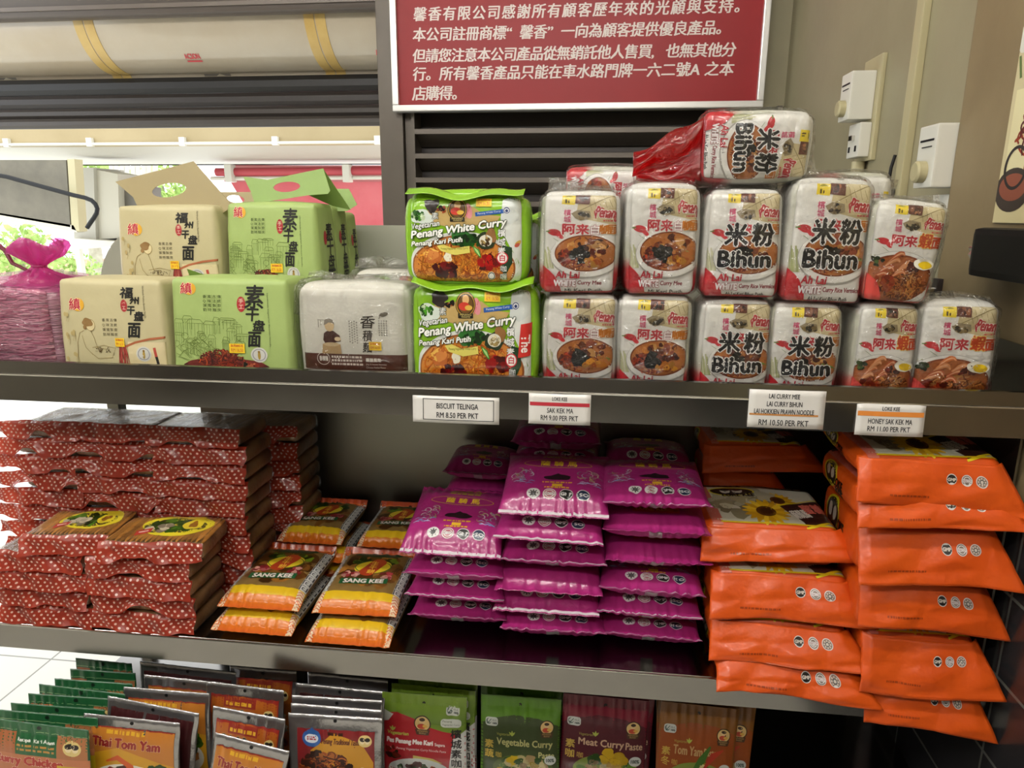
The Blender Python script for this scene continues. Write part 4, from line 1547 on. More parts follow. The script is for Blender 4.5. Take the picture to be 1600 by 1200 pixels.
def art_bowl(kind, seed):
    """white packs with a noodle bowl: kind curry, bihun or prawn; drawn in a frame 320 x 470"""
    A = Art((76, 318, 372, 774), seed)
    A.grad(60, 310, 380, 780, '#dcdad2', '#dfddd8')
    # sepia street scene in the top right corner
    A.poly([(222, 310), (384, 310), (384, 470), (330, 452), (252, 436), (210, 402)], '#c3b48a')
    A.poly([(262, 310), (384, 310), (384, 372), (300, 396)], '#cfc29c')
    for k in range(7):
        A.line([(255 + k * 20, 330 + (k % 3) * 8), (270 + k * 20, 395 - k * 4)], 2, '#9c8b60', True)
    A.line([(214, 400), (300, 352), (384, 318)], 3, '#8a7a52')
    A.poly([(188, 408), (214, 392), (262, 398), (268, 428), (226, 440), (205, 430)], '#8c7e62')
    A.blobs(230, 418, 30, 14, 10, ['#6e624c', '#b5a888', '#4f4638'], 6, 11)
    # lantern label
    A.rect(152, 326, 204, 368, '#e2c92c', rot=-4)
    A.rect(164, 346, 171, 362, '#4a3810')
    A.rect(176, 350, 181, 362, '#4a3810')
    A.poly([(160, 338), (178, 328), (196, 337)], '#8a8420')
    A.rect(204, 324, 262, 366, '#5a2f26', rot=-4)
    A.blobs(234, 346, 22, 14, 9, ['#8c5a4a', '#3a1c18', '#c9a48c'], 5, 9)
    A.vtext('檳城', 174, 390, 30, '#c2426a', 1.0, bold=.6)
    A.text('Penang', 284, 378, 376, 442, '#b03038', shear=.3, bold=2.2, rot=-4, halo='#efe8e0', hw=4)
    A.line([(286, 430), (280, 400), (296, 380), (318, 386)], 5, '#b03038')
    A.smalltext(316, 437, 368, 444, '#c04848', 1, .8)
    # chillies
    A.ell(124, 494, 26, 15, '#b3222c', rot=-12)
    A.ell(146, 510, 18, 9, '#c8323a', rot=-40)
    A.line([(92, 490), (106, 488)], 5, '#5b7d34')
    A.line([(120, 520), (150, 540)], 6, '#5b7d34', taper=True)
    for k in range(9):
        x = 70 + k * 5
        A.line([(x, 560 + (k % 3) * 12), (x + 12, 660)], 5, A.rnd.choice(['#b7b890', '#9fa570', '#c8c6a8']), True)
    if kind == 'prawn':
        A.ell(208, 670, 175, 136, '#a9a69e', 44)
        A.ell(208, 668, 172, 132, '#e4e3de', 44)
        A.ell(208, 662, 154, 112, '#7c3a1c', 44)
        A.ell(208, 662, 146, 104, '#a0582c', 40)
        A.noodles(240, 690, 118, 72, 170, ['#d2a368', '#b98448', '#e0bc88', '#a8703a'], 5, 1.0)
        for k in range(7):
            a0 = A.rnd.uniform(-.4, .5)
            x, y = 110 + k * 17, 660 - (k % 4) * 26
            pts = [(x + 62 * t * math.cos(a0) + 8 * math.sin(3 * t), y - 30 * math.sin(2.6 * t) + 40 * t * math.sin(a0)) for t in np.linspace(0, 1, 9)]
            A.line(pts, 22, A.rnd.choice(['#c8703c', '#b85a34', '#d28a58']), taper=True)
            A.line(pts, 7, '#dda27a', taper=True)
        A.blobs(150, 688, 54, 38, 18, ['#b9653a', '#d08a58', '#a24e2c'], 9, 18)
        A.blobs(270, 604, 40, 18, 12, ['#8c3f34', '#a8605a', '#7a4a44'], 8, 15)
        A.ell(308, 586, 42, 26, '#e6e2d4', rot=-8)
        A.ell(316, 590, 28, 18, '#d9b71e', rot=-8)
        A.blobs(112, 590, 26, 18, 10, ['#59752f', '#3d5a24', '#8aa05a'], 6, 12)
    else:
        A.ell(250, 600, 142, 104, '#a9a69e', 44)
        A.ell(250, 596, 139, 100, '#e8e6e0', 44)
        A.ell(250, 588, 124, 84, '#7c3c18', 44)
        A.ell(250, 588, 118, 78, '#b06a34', 40)
        A.noodles(220, 610, 88, 56, 110, ['#cf8a4c', '#b8652c', '#d8a060', '#a8522a'], 4, 1.0)
        A.blobs(260, 560, 80, 40, 34, ['#d8ae72', '#b07a4a', '#e6c898', '#a05c3c', '#c08a70', '#8a4a2c'], 9, 20)
        A.blobs(168, 606, 30, 34, 30, ['#b8602c', '#cf7c40', '#9a4a22'], 6, 11)
        A.blobs(226, 596, 30, 34, 13, ['#2a2226', '#3c3238', '#1f1a1c', '#48424a'], 12, 24)
        A.blobs(282, 628, 44, 18, 14, ['#d8aa4a', '#c9903c', '#e0bc68'], 9, 18)
        for k in range(5):
            x = 312 + k * 10
            A.line([(x - 26, 590 + k * 4), (x, 582 + k * 6), (x + 24, 588 + k * 7)], 9, A.rnd.choice(['#6b8a3c', '#8aa860', '#557432']), True, True)
    A.poly([(60, 640), (90, 650), (126, 690), (150, 742), (160, 780), (60, 780)], '#b9252f' if kind != 'prawn' else '#c3453f')
    if kind == 'curry':
        A.rect(148, 655, 148.5, 656, '#b9252f')
    # titles
    if kind == 'prawn':
        for i, (ch, c) in enumerate((('阿', '#b62a36'), ('来', '#b62a36'))):
            A.text(ch, 156 + i * 56, 462, 208 + i * 56, 512, c, bold=2.2, halo='#ece6de', hw=4)
        A.text('蝦', 272, 448, 326, 512, '#b8401f', bold=2.4, halo='#ecc25a', hw=5)
        A.text('面', 328, 462, 374, 512, '#b8401f', bold=2.2, halo='#ece6de', hw=4)
        A.text('Ah Lai', 100, 768, 240, 800, '#b02a3c', bold=2, shear=.15)
    else:
        for i, (ch, c, h) in enumerate((('阿', '#b62a36', '#ece6de'), ('来', '#b62a36', '#ece6de'))):
            A.text(ch, 156 + i * 54, 456, 206 + i * 54, 502, c, bold=2.2, halo=h, hw=3.5)
        A.text('白', 268, 460, 300, 502, '#f2eeea', bold=1, halo='#b05a6a', hw=3)
        for i, ch in enumerate('咖喱面'):
            A.text(ch, 303 + i * 25, 458, 327 + i * 25, 500, '#c07018', bold=1.4, halo='#f0e6d2', hw=3)
        A.text('Ah Lai', 132, 672, 228, 702, '#b5323e', bold=1.4, shear=.1)
        A.text('WHITE', 126, 712, 212, 740, '#efecec', bold=1.6, halo='#a8303a', hw=3)
        A.text('Curry Rice Vermicelli' if kind == 'bihun' else 'Curry Mee', 220, 714, 372 if kind == 'bihun' else 316, 738, '#8c3a44', bold=.8, shear=.1)
        A.text('Ah Lai Kari Bihun Putih' if kind == 'bihun' else 'Mi Kari Putih', 170, 750, 320, 768, '#33302e', bold=.5)
    if kind == 'bihun':
        for ch, x0, x1 in (('米', 150, 238), ('粉', 258, 340)):
            A.text(ch, x0, 455, x1, 548, '#17161a', bold=4, halo='#e8e6e2', hw=8)
        A.text('Bihun', 130, 572, 332, 640, '#17161a', bold=4.2, halo='#e8e6e2', hw=8)
    return A

# ------------------------------------------------------------------ top shelf goods
M['cream_paper'] = mat('cream_paper_bag', '#c2b890', .5, vary=(6, '#bab088'), bump=(30, .25, .004))
M['green_paper'] = mat('green_paper_bag', '#a1b66e', .5, vary=(6, '#99ae66'), bump=(30, .25, .004))
M['green_flap'] = mat('dark_green_flap', '#7b9748', .5, bump=(30, .2, .004))
M['cream_flap'] = mat('tan_flap', '#93845a', .5, bump=(30, .2, .004))
M['lime_film'] = mat('lime_green_packet', '#86b828', .25, coat=.4, vary=(9, '#7db024'), bump=(55, .35, .004))


def paper_bag(name, label, px, Y, base, h, d, kind, seed, group, side_text=None, art_on=True, yaw=0.0, taper=.05):
    a, b = at(px[0], 450, Y), at(px[1], 450, Y)
    w = b[0] - a[0]
    t = thing(name, label, 'noodle bag', ((a[0] + b[0]) / 2, Y + d / 2, base), (0, 0, yaw), group)
    body = 'green_paper' if kind == 'green' else 'cream_paper'
    sh = RBox(w, h, d, .006, .005, .0026, .0012, seed, taper, kfreq=(18, 70), depth_taper=.2)
    sh.build('bag_body', M[body], t)
    if art_on:
        A = art_green(seed) if kind == 'green' else art_cream(seed)
        A.build('label_print', sh, t, PAPER)
        if kind == 'green':
            sticker(t, sh, (55, 588, 628, 1130), (335, 920, 410, 970))
        else:
            sticker(t, sh, (565, 265, 1005, 668), (800, 498, 838, 533))
    if side_text:
        A = Art((0, 0, 60, 120), seed)
        A.ell(22, 42, 5, 9, '#a32a30')
        for i, ch in enumerate(side_text):
            A.text(ch, 25, 24 + i * 20, 25 + 22, 44 + i * 20, '#15150f', bold=.5, shear=.1)
        A.line([(52, 40), (52, 108)], 1, '#4d5a24')
        A.build('side_print', sh, t, PAPER, 'right')
    return t, sh


def handle(t, outline, hole, Y0, Y1, m, name='carry_handle'):
    """folded card top with a hand hole, standing from Y0 (bottom edge) to Y1 (top edge)"""
    ys = [p[1] for p in outline]
    lo, hi = min(ys), max(ys)

    def P(p):
        y = Y0 + (Y1 - Y0) * (hi - p[1]) / (hi - lo)
        return at(p[0], p[1], y) - np.array(t.location[:])
    loops = [outline] + ([hole] if hole else [])
    T = tessellate_polygon([[Vector((p[0], p[1], 0)) for p in L] for L in loops])
    flat = [P(p) for L in loops for p in L]
    n = len(flat)
    V = flat + [v + np.array([0, .0012, 0]) for v in flat]
    Fc = [tuple(q) for q in T] + [tuple(i + n for i in q[::-1]) for q in T]
    k = 0
    for L in loops:
        for i in range(len(L)):
            a, b = k + i, k + (i + 1) % len(L)
            Fc.append((a, b, b + n, a + n))
        k += len(L)
    o = mesh_obj(name, V, Fc, m, t, False)
    bm = bmesh.new()
    bm.from_mesh(o.data)
    bmesh.ops.recalc_face_normals(bm, faces=bm.faces)
    bm.to_mesh(o.data)
    bm.free()
    return o


def oval(cx, cy, rx, ry, rot=0, n=18):
    r = math.radians(rot)
    return [(cx + rx * math.cos(a) * math.cos(r) + ry * math.sin(a) * math.sin(r), cy - rx * math.cos(a) * math.sin(r) + ry * math.sin(a) * math.cos(r))
            for a in [2 * math.pi * k / n for k in range(n)]]


GB = 'cream and green paper noodle bags on the top shelf'
# cream bags
t, s_ = paper_bag('noodle_bag', 'cream paper noodle bag at the front beside the pink noodle bag', (87, 250), .05, Z1, .182, .1, 'cream', 1, GB)
handle(t, [(100, 441), (246, 430), (276, 432), (262, 446), (240, 438)], None, .09, .13, M['cream_flap'], 'folded_flap')
t, s_ = paper_bag('noodle_bag', 'cream paper noodle bag with raised carry handle standing behind the front cream bag', (194, 345), .17, 1.35, .18, .1, 'cream', 2, GB)
handle(t, [(180, 284), (302, 252), (364, 322), (345, 335), (222, 338), (208, 308)], oval(264, 297, 27, 11, 8), .2, .235, M['cream_flap'])
t, s_ = paper_bag('noodle_bag', 'cream paper noodle bag third in line, mostly hidden by the green handled bag', (250, 372), .3, 1.35, .17, .1, 'cream', 3, GB, '福州干盘面'[:3], art_on=False)
handle(t, [(330, 300), (415, 300), (410, 340), (338, 345)], oval(368, 311, 14, 6, -8), .32, .35, M['cream_flap'])
t, s_ = paper_bag('noodle_bag', 'cream paper noodle bag holding up the raised cream bag', (176, 330), .165, Z1, 1.348 - Z1, .12, 'cream', 4, GB, art_on=False)
t, s_ = paper_bag('noodle_bag', 'cream paper noodle bag under the third cream bag', (230, 372), .3, Z1, 1.348 - Z1, .11, 'cream', 41, GB, art_on=False)
# green bags
t, s_ = paper_bag('noodle_bag', 'bright green paper noodle bag at the front between the cream bag and the white pack', (264, 448), .05, Z1, .187, .1, 'green', 5, GB)
handle(t, [(292, 420), (345, 438), (440, 436), (482, 448), (460, 450), (300, 442)], None, .12, .1, M['green_flap'], 'folded_flap')
t, s_ = paper_bag('noodle_bag', 'green paper noodle bag with raised handle above the front green bag', (362, 499), .17, 1.352, .184, .1, 'green', 6, GB, '素干盘面')
handle(t, [(380, 276), (418, 281), (505, 263), (516, 298), (512, 303), (482, 305), (398, 318), (392, 300)], oval(448, 292, 21, 8, 4), .2, .23, M['green_flap'])
handle(t, [(482, 305), (512, 303), (505, 264), (548, 328), (520, 322)], None, .26, .23, M['green_flap'], 'gusset')
t, s_ = paper_bag('noodle_bag', 'green paper noodle bag second in the raised row, showing only its lettered side', (400, 526), .28, 1.352, .181, .085, 'green', 7, GB, '素干盘面', art_on=False)
handle(t, [(500, 295), (545, 295), (558, 320), (542, 330), (520, 330)], None, .31, .33, M['green_flap'])
t, s_ = paper_bag('noodle_bag', 'green paper noodle bag last in the raised row against the steel back panel', (430, 545), .375, 1.352, .166, .07, 'green', 8, GB, '素干盘', art_on=False)
t, s_ = paper_bag('noodle_bag', 'green paper noodle bag under the raised green bag', (352, 505), .165, Z1, 1.35 - Z1, .115, 'green', 9, GB, art_on=False)
t, s_ = paper_bag('noodle_bag', 'green paper noodle bag at the back under the last green bags', (392, 540), .3, Z1, 1.35 - Z1, .15, 'green', 10, GB, art_on=False)


# clear film with a puffed, crinkled top over a block
def overwrap(t, w, h, d, seed, m=None, grow=.0035, flap=True, lean=0., taper=0.):
    sh = RBox(w, h, d, .013, .009, .0034, .0040, seed, taper, grow, lean, kfreq=(22, 90))
    o = sh.build('plastic_wrap', m or CLEAR, t, step=.006)
    if flap:
        R = np.random.RandomState(seed)
        ph = R.uniform(0, 6, 3)
        ht = R.uniform(.012, .022)
        fl = Sheet(w * .9, ht, lambda u, v: np.stack([u, -d * .2 + .012 * np.sin(u * 55 + ph[0]) + (v + ht / 2) * .9 + .004 * np.sin(u * 170 + ph[1]),
                                                      h + .004 + (v + ht / 2) * (.8 + .3 * np.sin(u * 40 + ph[2]))], 1))
        fl.build('wrap_seal', m or CLEAR, t, 22, 5)
    return sh


M['white_pack'] = mat('white_flour_packet', '#dad7cc', .4, vary=(5, '#d2cec0'))
# white pack of herbal noodles and one behind it
for k, (px, Y, lab, sd) in enumerate((((462, 641), .05, 'white pack with a brown band and a cook drawing, wrapped in clear film', 21),
                                      ((548, 652), .17, 'white pack with green leaf print lying behind the brown-banded white pack', 22))):
    a, b = at(px[0], 500, Y), at(px[1], 500, Y)
    w = b[0] - a[0]
    h = .181 if k == 0 else .192
    t = thing('noodle_pack', lab, 'noodle pack', ((a[0] + b[0]) / 2, Y + .05, Z1), group='white herbal noodle packs')
    sh = RBox(w - .008, h, .09, .02, .006, .002, .0006, sd)
    sh.build('pack_body', M['white_pack'], t)
    if k == 0:
        art_white(sd).build('label_print', sh, t, PRINT)
        sticker(t, sh, (658, 635, 1252, 1150), (1040, 918, 1106, 962))
    else:
        A = Art((0, 0, 180, 150), sd)
        A.line([(60, 0), (95, 3), (120, 22)], 14, '#79a83c', taper=True)
        A.line([(50, 10), (78, 14), (90, 24)], 10, '#3d6a34', taper=True)
        A.ell(150, 8, 16, 12, '#c2484a')
        A.ell(168, 8, 12, 9, '#cfae48')
        A.build('label_print', sh, t, PRINT, dims=(w, h))
    overwrap(t, w, h + .004, .094, sd, CLEAR if k == 0 else CLEARS)

# lime green white-curry packs
GW = 'lime green vegetarian white curry noodle packs'


def lime_pack(px, y0, base, top, Y, d, label, seed, tag_=False, rot=0.):
    a, b = at(px[0], 450, Y), at(px[1], 450, Y)
    w, h = b[0] - a[0], top - base
    t = thing('white_curry_noodle_pack', label, 'noodle pack', ((a[0] + b[0]) / 2, Y + d / 2, base), (0, rot, 0), GW)
    sh = RBox(w, h, d, .024, .008, .002, .0012, seed)
    sh.build('pack_body', M['lime_film'], t)
    art_vegwhite(seed).build('label_print', sh, t, PRINT, step=.00012, maxlen=.0055)
    sticker(t, sh, (62, 92, 722, 600), (456, 124, 540, 166))
    if tag_:
        A = Art((62, 92, 722, 600), 1)
        A.poly([(650, 270), (716, 260), (700, 420), (636, 430)], '#c22b24')
        A.text('The', 652, 320, 694, 404, '#efe6e0', rot=-90, bold=1.5)
        A.build('promotion_tag', sh, t, FLATP, base=.0030, label='red promotion tag')
    R = np.random.RandomState(seed)
    p0 = R.uniform(0, 6)
    fl = Sheet(w * .98, .03, lambda u, v: np.stack([u, -d * .32 - (v + .015) * .9 + .006 * np.sin(u * 42 + p0), h + .002 - (v + .015) * .35 + .004 * np.sin(u * 60 + p0) + .010 * (2 * u / w) ** 2], 1))
    fl.build('top_seal', M['lime_film'], t, 26, 6)
    A = Art((0, 0, 180, 30), seed)
    for k in range(12):
        A.line([(60 + k * 7, 6), (64 + k * 7, 20)], 2, '#2f4a1c', True)
    return t


lime_pack((644, 836), 445, Z1, 1.40, .045, .085, 'lower lime green white curry pack with a red tag, standing on the shelf lip', 31, True)
lime_pack((637, 820), 303, 1.40, 1.552, .045, .085, 'upper lime green white curry pack stacked on the red-tagged one', 32)
lime_pack((690, 846), 360, 1.385, 1.51, .15, .08, 'lime green white curry pack peeking out behind the upper one', 33)
lime_pack((690, 850), 460, Z1, 1.384, .15, .08, 'lime green white curry pack behind the lower one', 34)

# white packs with noodle bowls
GA = {'curry': 'white curry noodle packs', 'bihun': 'rice vermicelli packs marked Bihun', 'prawn': 'prawn noodle packs with egg picture'}
NA = {'curry': 'curry_noodle_pack', 'bihun': 'rice_vermicelli_pack', 'prawn': 'prawn_noodle_pack'}


def body_cols(seed, kind):
    N = Noise(seed, 20, 60, 5)

    def f(V):
        z = V[:, 2] / max(V[:, 2].max(), 1e-6)
        c = np.repeat(lin('#d9d7d0')[None], len(V), 0)
        n = N(V)
        side = np.abs(V[:, 0]) > .8 * np.abs(V[:, 0]).max()
        g = np.clip((n - .1) * 3, 0, 1)[:, None] * side[:, None] * .5
        c = c * (1 - g) + lin('#a9ab88') * g
        r = sstep((.3 - z + .06 * n) / .12)[:, None]
        return c * (1 - r) + lin('#b02a32' if kind != 'prawn' else '#c45a50') * r
    return f


BODY = mat('printed_pack_body', rough=.35, coat=.2, attr=True, bump=(50, .3, .003))


def bowl_pack(kind, px, base, top, Y, d, label, seed, rot=(0, 0, 0), taper=0., lean=0., flap=True):
    a, b = at(px[0], 450, Y), at(px[1], 450, Y)
    w, h = b[0] - a[0], top - base
    t = thing(NA[kind], label, 'noodle pack', ((a[0] + b[0]) / 2, Y + d / 2, base), rot, GA[kind])
    return fill_bowl(t, kind, w, h, d, seed, taper, lean, flap)


def fill_bowl(t, kind, w, h, d, seed, taper=0., lean=0., flap=True, wrap=None):
    rr = random.Random(seed * 3)
    taper += rr.uniform(-.03, .06)
    sh = RBox(w - .006, h - .004, d, .012, .008, .0034, .0018, seed, taper, 0, lean, kfreq=(22, 90))
    sh.build('pack_body', BODY, t, body_cols(seed, kind))
    art_bowl(kind, seed).build('label_print', sh, t, PRINT, step=.00015, maxlen=.0048)
    overwrap(t, w - .006, h - .004, d, seed, wrap, .0045, flap, lean, taper)
    return t


zr1 = [1.386, 1.386, 1.383, 1.378, 1.38, 1.384]
low = [('curry', (850, 966), 'white curry noodle pack in the lower row next to the lime green pack'),
       ('curry', (969, 1084), 'white curry noodle pack in the lower row, second from the lime green pack'),
       ('bihun', (1097, 1214), 'rice vermicelli pack in the lower row, left of the two marked Bihun'),
       ('bihun', (1212, 1326), 'rice vermicelli pack in the lower row, right of the two marked Bihun'),
       ('prawn', (1344, 1446), 'prawn noodle pack in the lower row, partly covered by the last pack'),
       ('prawn', (1446, 1574), 'prawn noodle pack at the right end of the lower row')]
for i, (k, px, lab) in enumerate(low):
    bowl_pack(k, px, Z1, zr1[i], .045, .088, lab, 60 + i, (0, 0, (.02, -.02, .03, -.03, .03, -.03)[i]), lean=.02)
up = [('curry', (843, 963), 1.390, 1.556, 'white curry noodle pack in the upper row beside the lime green pack', 0, 0),
      ('curry', (974, 1086), 1.390, 1.567, 'white curry noodle pack in the upper row next to the Bihun packs', 0, 0),
      ('bihun', (1097, 1216), 1.388, 1.560, 'rice vermicelli pack in the upper row left of the taller Bihun pack', 0, .0),
      ('bihun', (1220, 1346), 1.382, 1.574, 'taller rice vermicelli pack in the upper row below the sideways pack', .03, 0),
      ('prawn', (1347, 1456), 1.385, 1.541, 'prawn noodle pack leaning at the right end of the upper row', .07, -.2)]
for i, (k, px, b0, t0, lab, ry, tp) in enumerate(up):
    bowl_pack(k, px, b0, t0, .045 if i != 4 else .04, .088, lab, 70 + i, (0, ry, (.02, .05, -.03, .04, -.04)[i]), tp, .03)


def lying_pack(kind, px, y0, y1, Y, d, label, seed, tilt=0.):
    """a pack turned a quarter so that its top points right"""
    a, b = at(px[0], (y0 + y1) / 2, Y), at(px[1], (y0 + y1) / 2, Y)
    L = b[0] - a[0]
    zt_, zb_ = at((px[0] + px[1]) / 2, y0, Y)[2], at((px[0] + px[1]) / 2, y1, Y)[2]
    t = thing(NA[kind], label, 'noodle pack', (a[0], Y + d / 2, (zt_ + zb_) / 2), (0, math.pi / 2 + tilt, 0), GA[kind])
    fill_bowl(t, kind, zt_ - zb_, L, d, seed, wrap=CLEAR)
    return t, L, zt_ - zb_


t, L, hh = lying_pack('bihun', (1098, 1270), 173, 284, .06, .1, 'rice vermicelli pack lying on its side on top of the upper row', 81)
# gathered red-printed bag end drawn out to the side
tl = Sheet(.11, .1, lambda u, v: np.stack([(v * (1 - .62 * (.055 - u) / .11) + .026 * (.055 - u) / .11) + .004 * np.sin(u * 90 + v * 40),
                                           -.035 + .2 * (.055 - u) * 0 + .008 * np.sin(v * 90 + u * 30) + .02 * (.055 - u) / .11, u - .052], 1))
tl.build('gathered_bag_end', REDF, t, 20, 16, label='red translucent bag end')
tl2 = Sheet(.10, .1, lambda u, v: np.stack([(v * (1 - .55 * (.05 - u) / .1) + .026 * (.05 - u) / .1) + .004 * np.sin(u * 80 + v * 60 + 1),
                                            .03 + .008 * np.sin(v * 80 + u * 30) - .03 * (.05 - u) / .1, u - .05], 1))
tl2.build('gathered_bag_end', REDF, t, 20, 16, label='red translucent bag end')
lying_pack('curry', (884, 1012), 261, 345, .19, .085, 'noodle pack lying sideways behind the upper row, only its top edge showing', 82)
lying_pack('prawn', (1275, 1392), 272, 372, .165, .08, 'prawn noodle pack lying sideways behind the taller Bihun pack', 83)
for k, (kind, px, Y, b0, t0, lab) in enumerate((('curry', (880, 990), .17, Z1, 1.38, 'white curry noodle pack on the shelf behind the lower row'),
                                          ('curry', (880, 1010), .17, 1.38, at(940, 345, .19)[2] - .001, 'white curry noodle pack under the sideways pack behind the upper row'),
                                          ('prawn', (1290, 1390), .16, Z1, 1.37, 'prawn noodle pack on the shelf behind the lower prawn packs'),
                                          ('prawn', (1290, 1390), .16, 1.37, at(1340, 372, .165)[2] - .001, 'prawn noodle pack under the sideways prawn pack'))):
    bowl_pack(kind, px, b0, t0, Y, .08, lab, 90 + k, flap=False)

# pink rice noodles in a tied bag
a, b = at(-70, 500, .06), at(76, 500, .06)
w = b[0] - a[0]
t = thing('pink_noodle_bag', 'pink rice noodles in a clear pink bag tied with a flared top', 'noodle bag', ((a[0] + b[0]) / 2, .15, Z1))
h = .171
M['pink_noodles'] = mat('pink_noodle_strands', '#e2c4cc', .55, vary=(7, '#cba0b0', (1.2, 1.2, 16)), bump=(9, 1.0, .02, (1.5, 1.5, 34)))
sh = RBox(w, h, .17, .03, .01, .004, .001, 55)
sh.build('noodle_block', M['pink_noodles'], t, step=.007)
A = Art((0, 0, 100, 60), 8)
for k in range(420):
    x, y = A.rnd.uniform(-5, 95), A.rnd.uniform(1, 59)
    dy = A.rnd.uniform(-2.2, 2.2)
    n = A.rnd.randint(5, 9)
    A.line([(x + i * 4, y + dy * math.sin(i * .5)) for i in range(n)], A.rnd.uniform(.35, .8), lin(A.rnd.choice(['#ecd0d8', '#dab4c0', '#f2dde2', '#c89cae', '#e4c4ce'])), k % 5 != 0)
A.build('noodle_strands', sh, t, PAPER)
wr = RBox(w, h, .17, .03, .012, .004, .003, 56, 0, .006)
wr.build('plastic_bag', PINKF, t, step=.007)
c0 = at(62, 420, .12) - np.array(t.location[:])
# neck and flare: pleated funnel
V, Fc = [], []
prof = [(.0, .075, 0), (.012, .05, .3), (.024, .022, .6), (.032, .011, 1), (.036, .011, 1), (.044, .02, 1), (.054, .034, 1), (.066, .043, 1), (.074, .041, 1), (.08, .036, 1)]
nn = 72
for i, (z, r, q) in enumerate(prof):
    for k in range(nn):
        th = 2 * math.pi * k / nn
        pl = 1 + q * .16 * math.sin(11 * th + i * .5) + .1 * q * math.sin(5 * th + i * .8)
        V.append((c0[0] + r * 1.25 * pl * math.cos(th), c0[1] + r * .75 * pl * math.sin(th), h - .004 + z + (.008 * math.sin(3 * th) if i > 6 else 0)))
for i in range(len(prof) - 1):
    for k in range(nn):
        Fc.append((i * nn + k, i * nn + (k + 1) % nn, (i + 1) * nn + (k + 1) % nn, (i + 1) * nn + k))
mesh_obj('bag_neck', V, Fc, HOTPINKF, t, True, label='bright pink flared bag top')
V2 = [((x - c0[0]) * .8 + c0[0] + .002, (y - c0[1]) * .7 + c0[1], z - .002) for x, y, z in V[3 * nn:]]
F2 = [f for f in [tuple(i - 3 * nn for i in q) for q in Fc] if min(f) >= 0]
mesh_obj('bag_neck', V2, F2, HOTPINKF, t, True)
MB().tube([(c0[0] + .0125 * math.cos(k / 10 * 6.283), c0[1] + .0095 * math.sin(k / 10 * 6.283), h + .03) for k in range(11)], .0025, 8).build('tie', mat('dark_pink_tie', '#a82f6c', .4), t, True)
q = at(8, 395, .12) - np.array(t.location[:])
MB().tube([(q[0] - .02, q[1], q[2] + .02), (q[0], q[1], q[2] + .005), (q[0] + .012, q[1], q[2] - .02), (c0[0] - .02, c0[1], h + .018)], [.006, .004, .004, .003], 8).build('tie_end', mat('dark_red_tie', '#6e2a3a', .5), t, True)

# ------------------------------------------------------------------ middle shelf: biscuit packs with red dotted ends
M['biscuit'] = mat('brown_biscuits', '#7d5a38', .5, vary=(16, '#94704a'), bump=(14, .8, .006, (9, 1, 1)))
REDB = mat('biscuit_pack_body', rough=.3, coat=.5, attr=True, bump=(26, .5, .006, (4, 1, 1)))
GR = 'red dotted biscuit packs on the middle shelf'


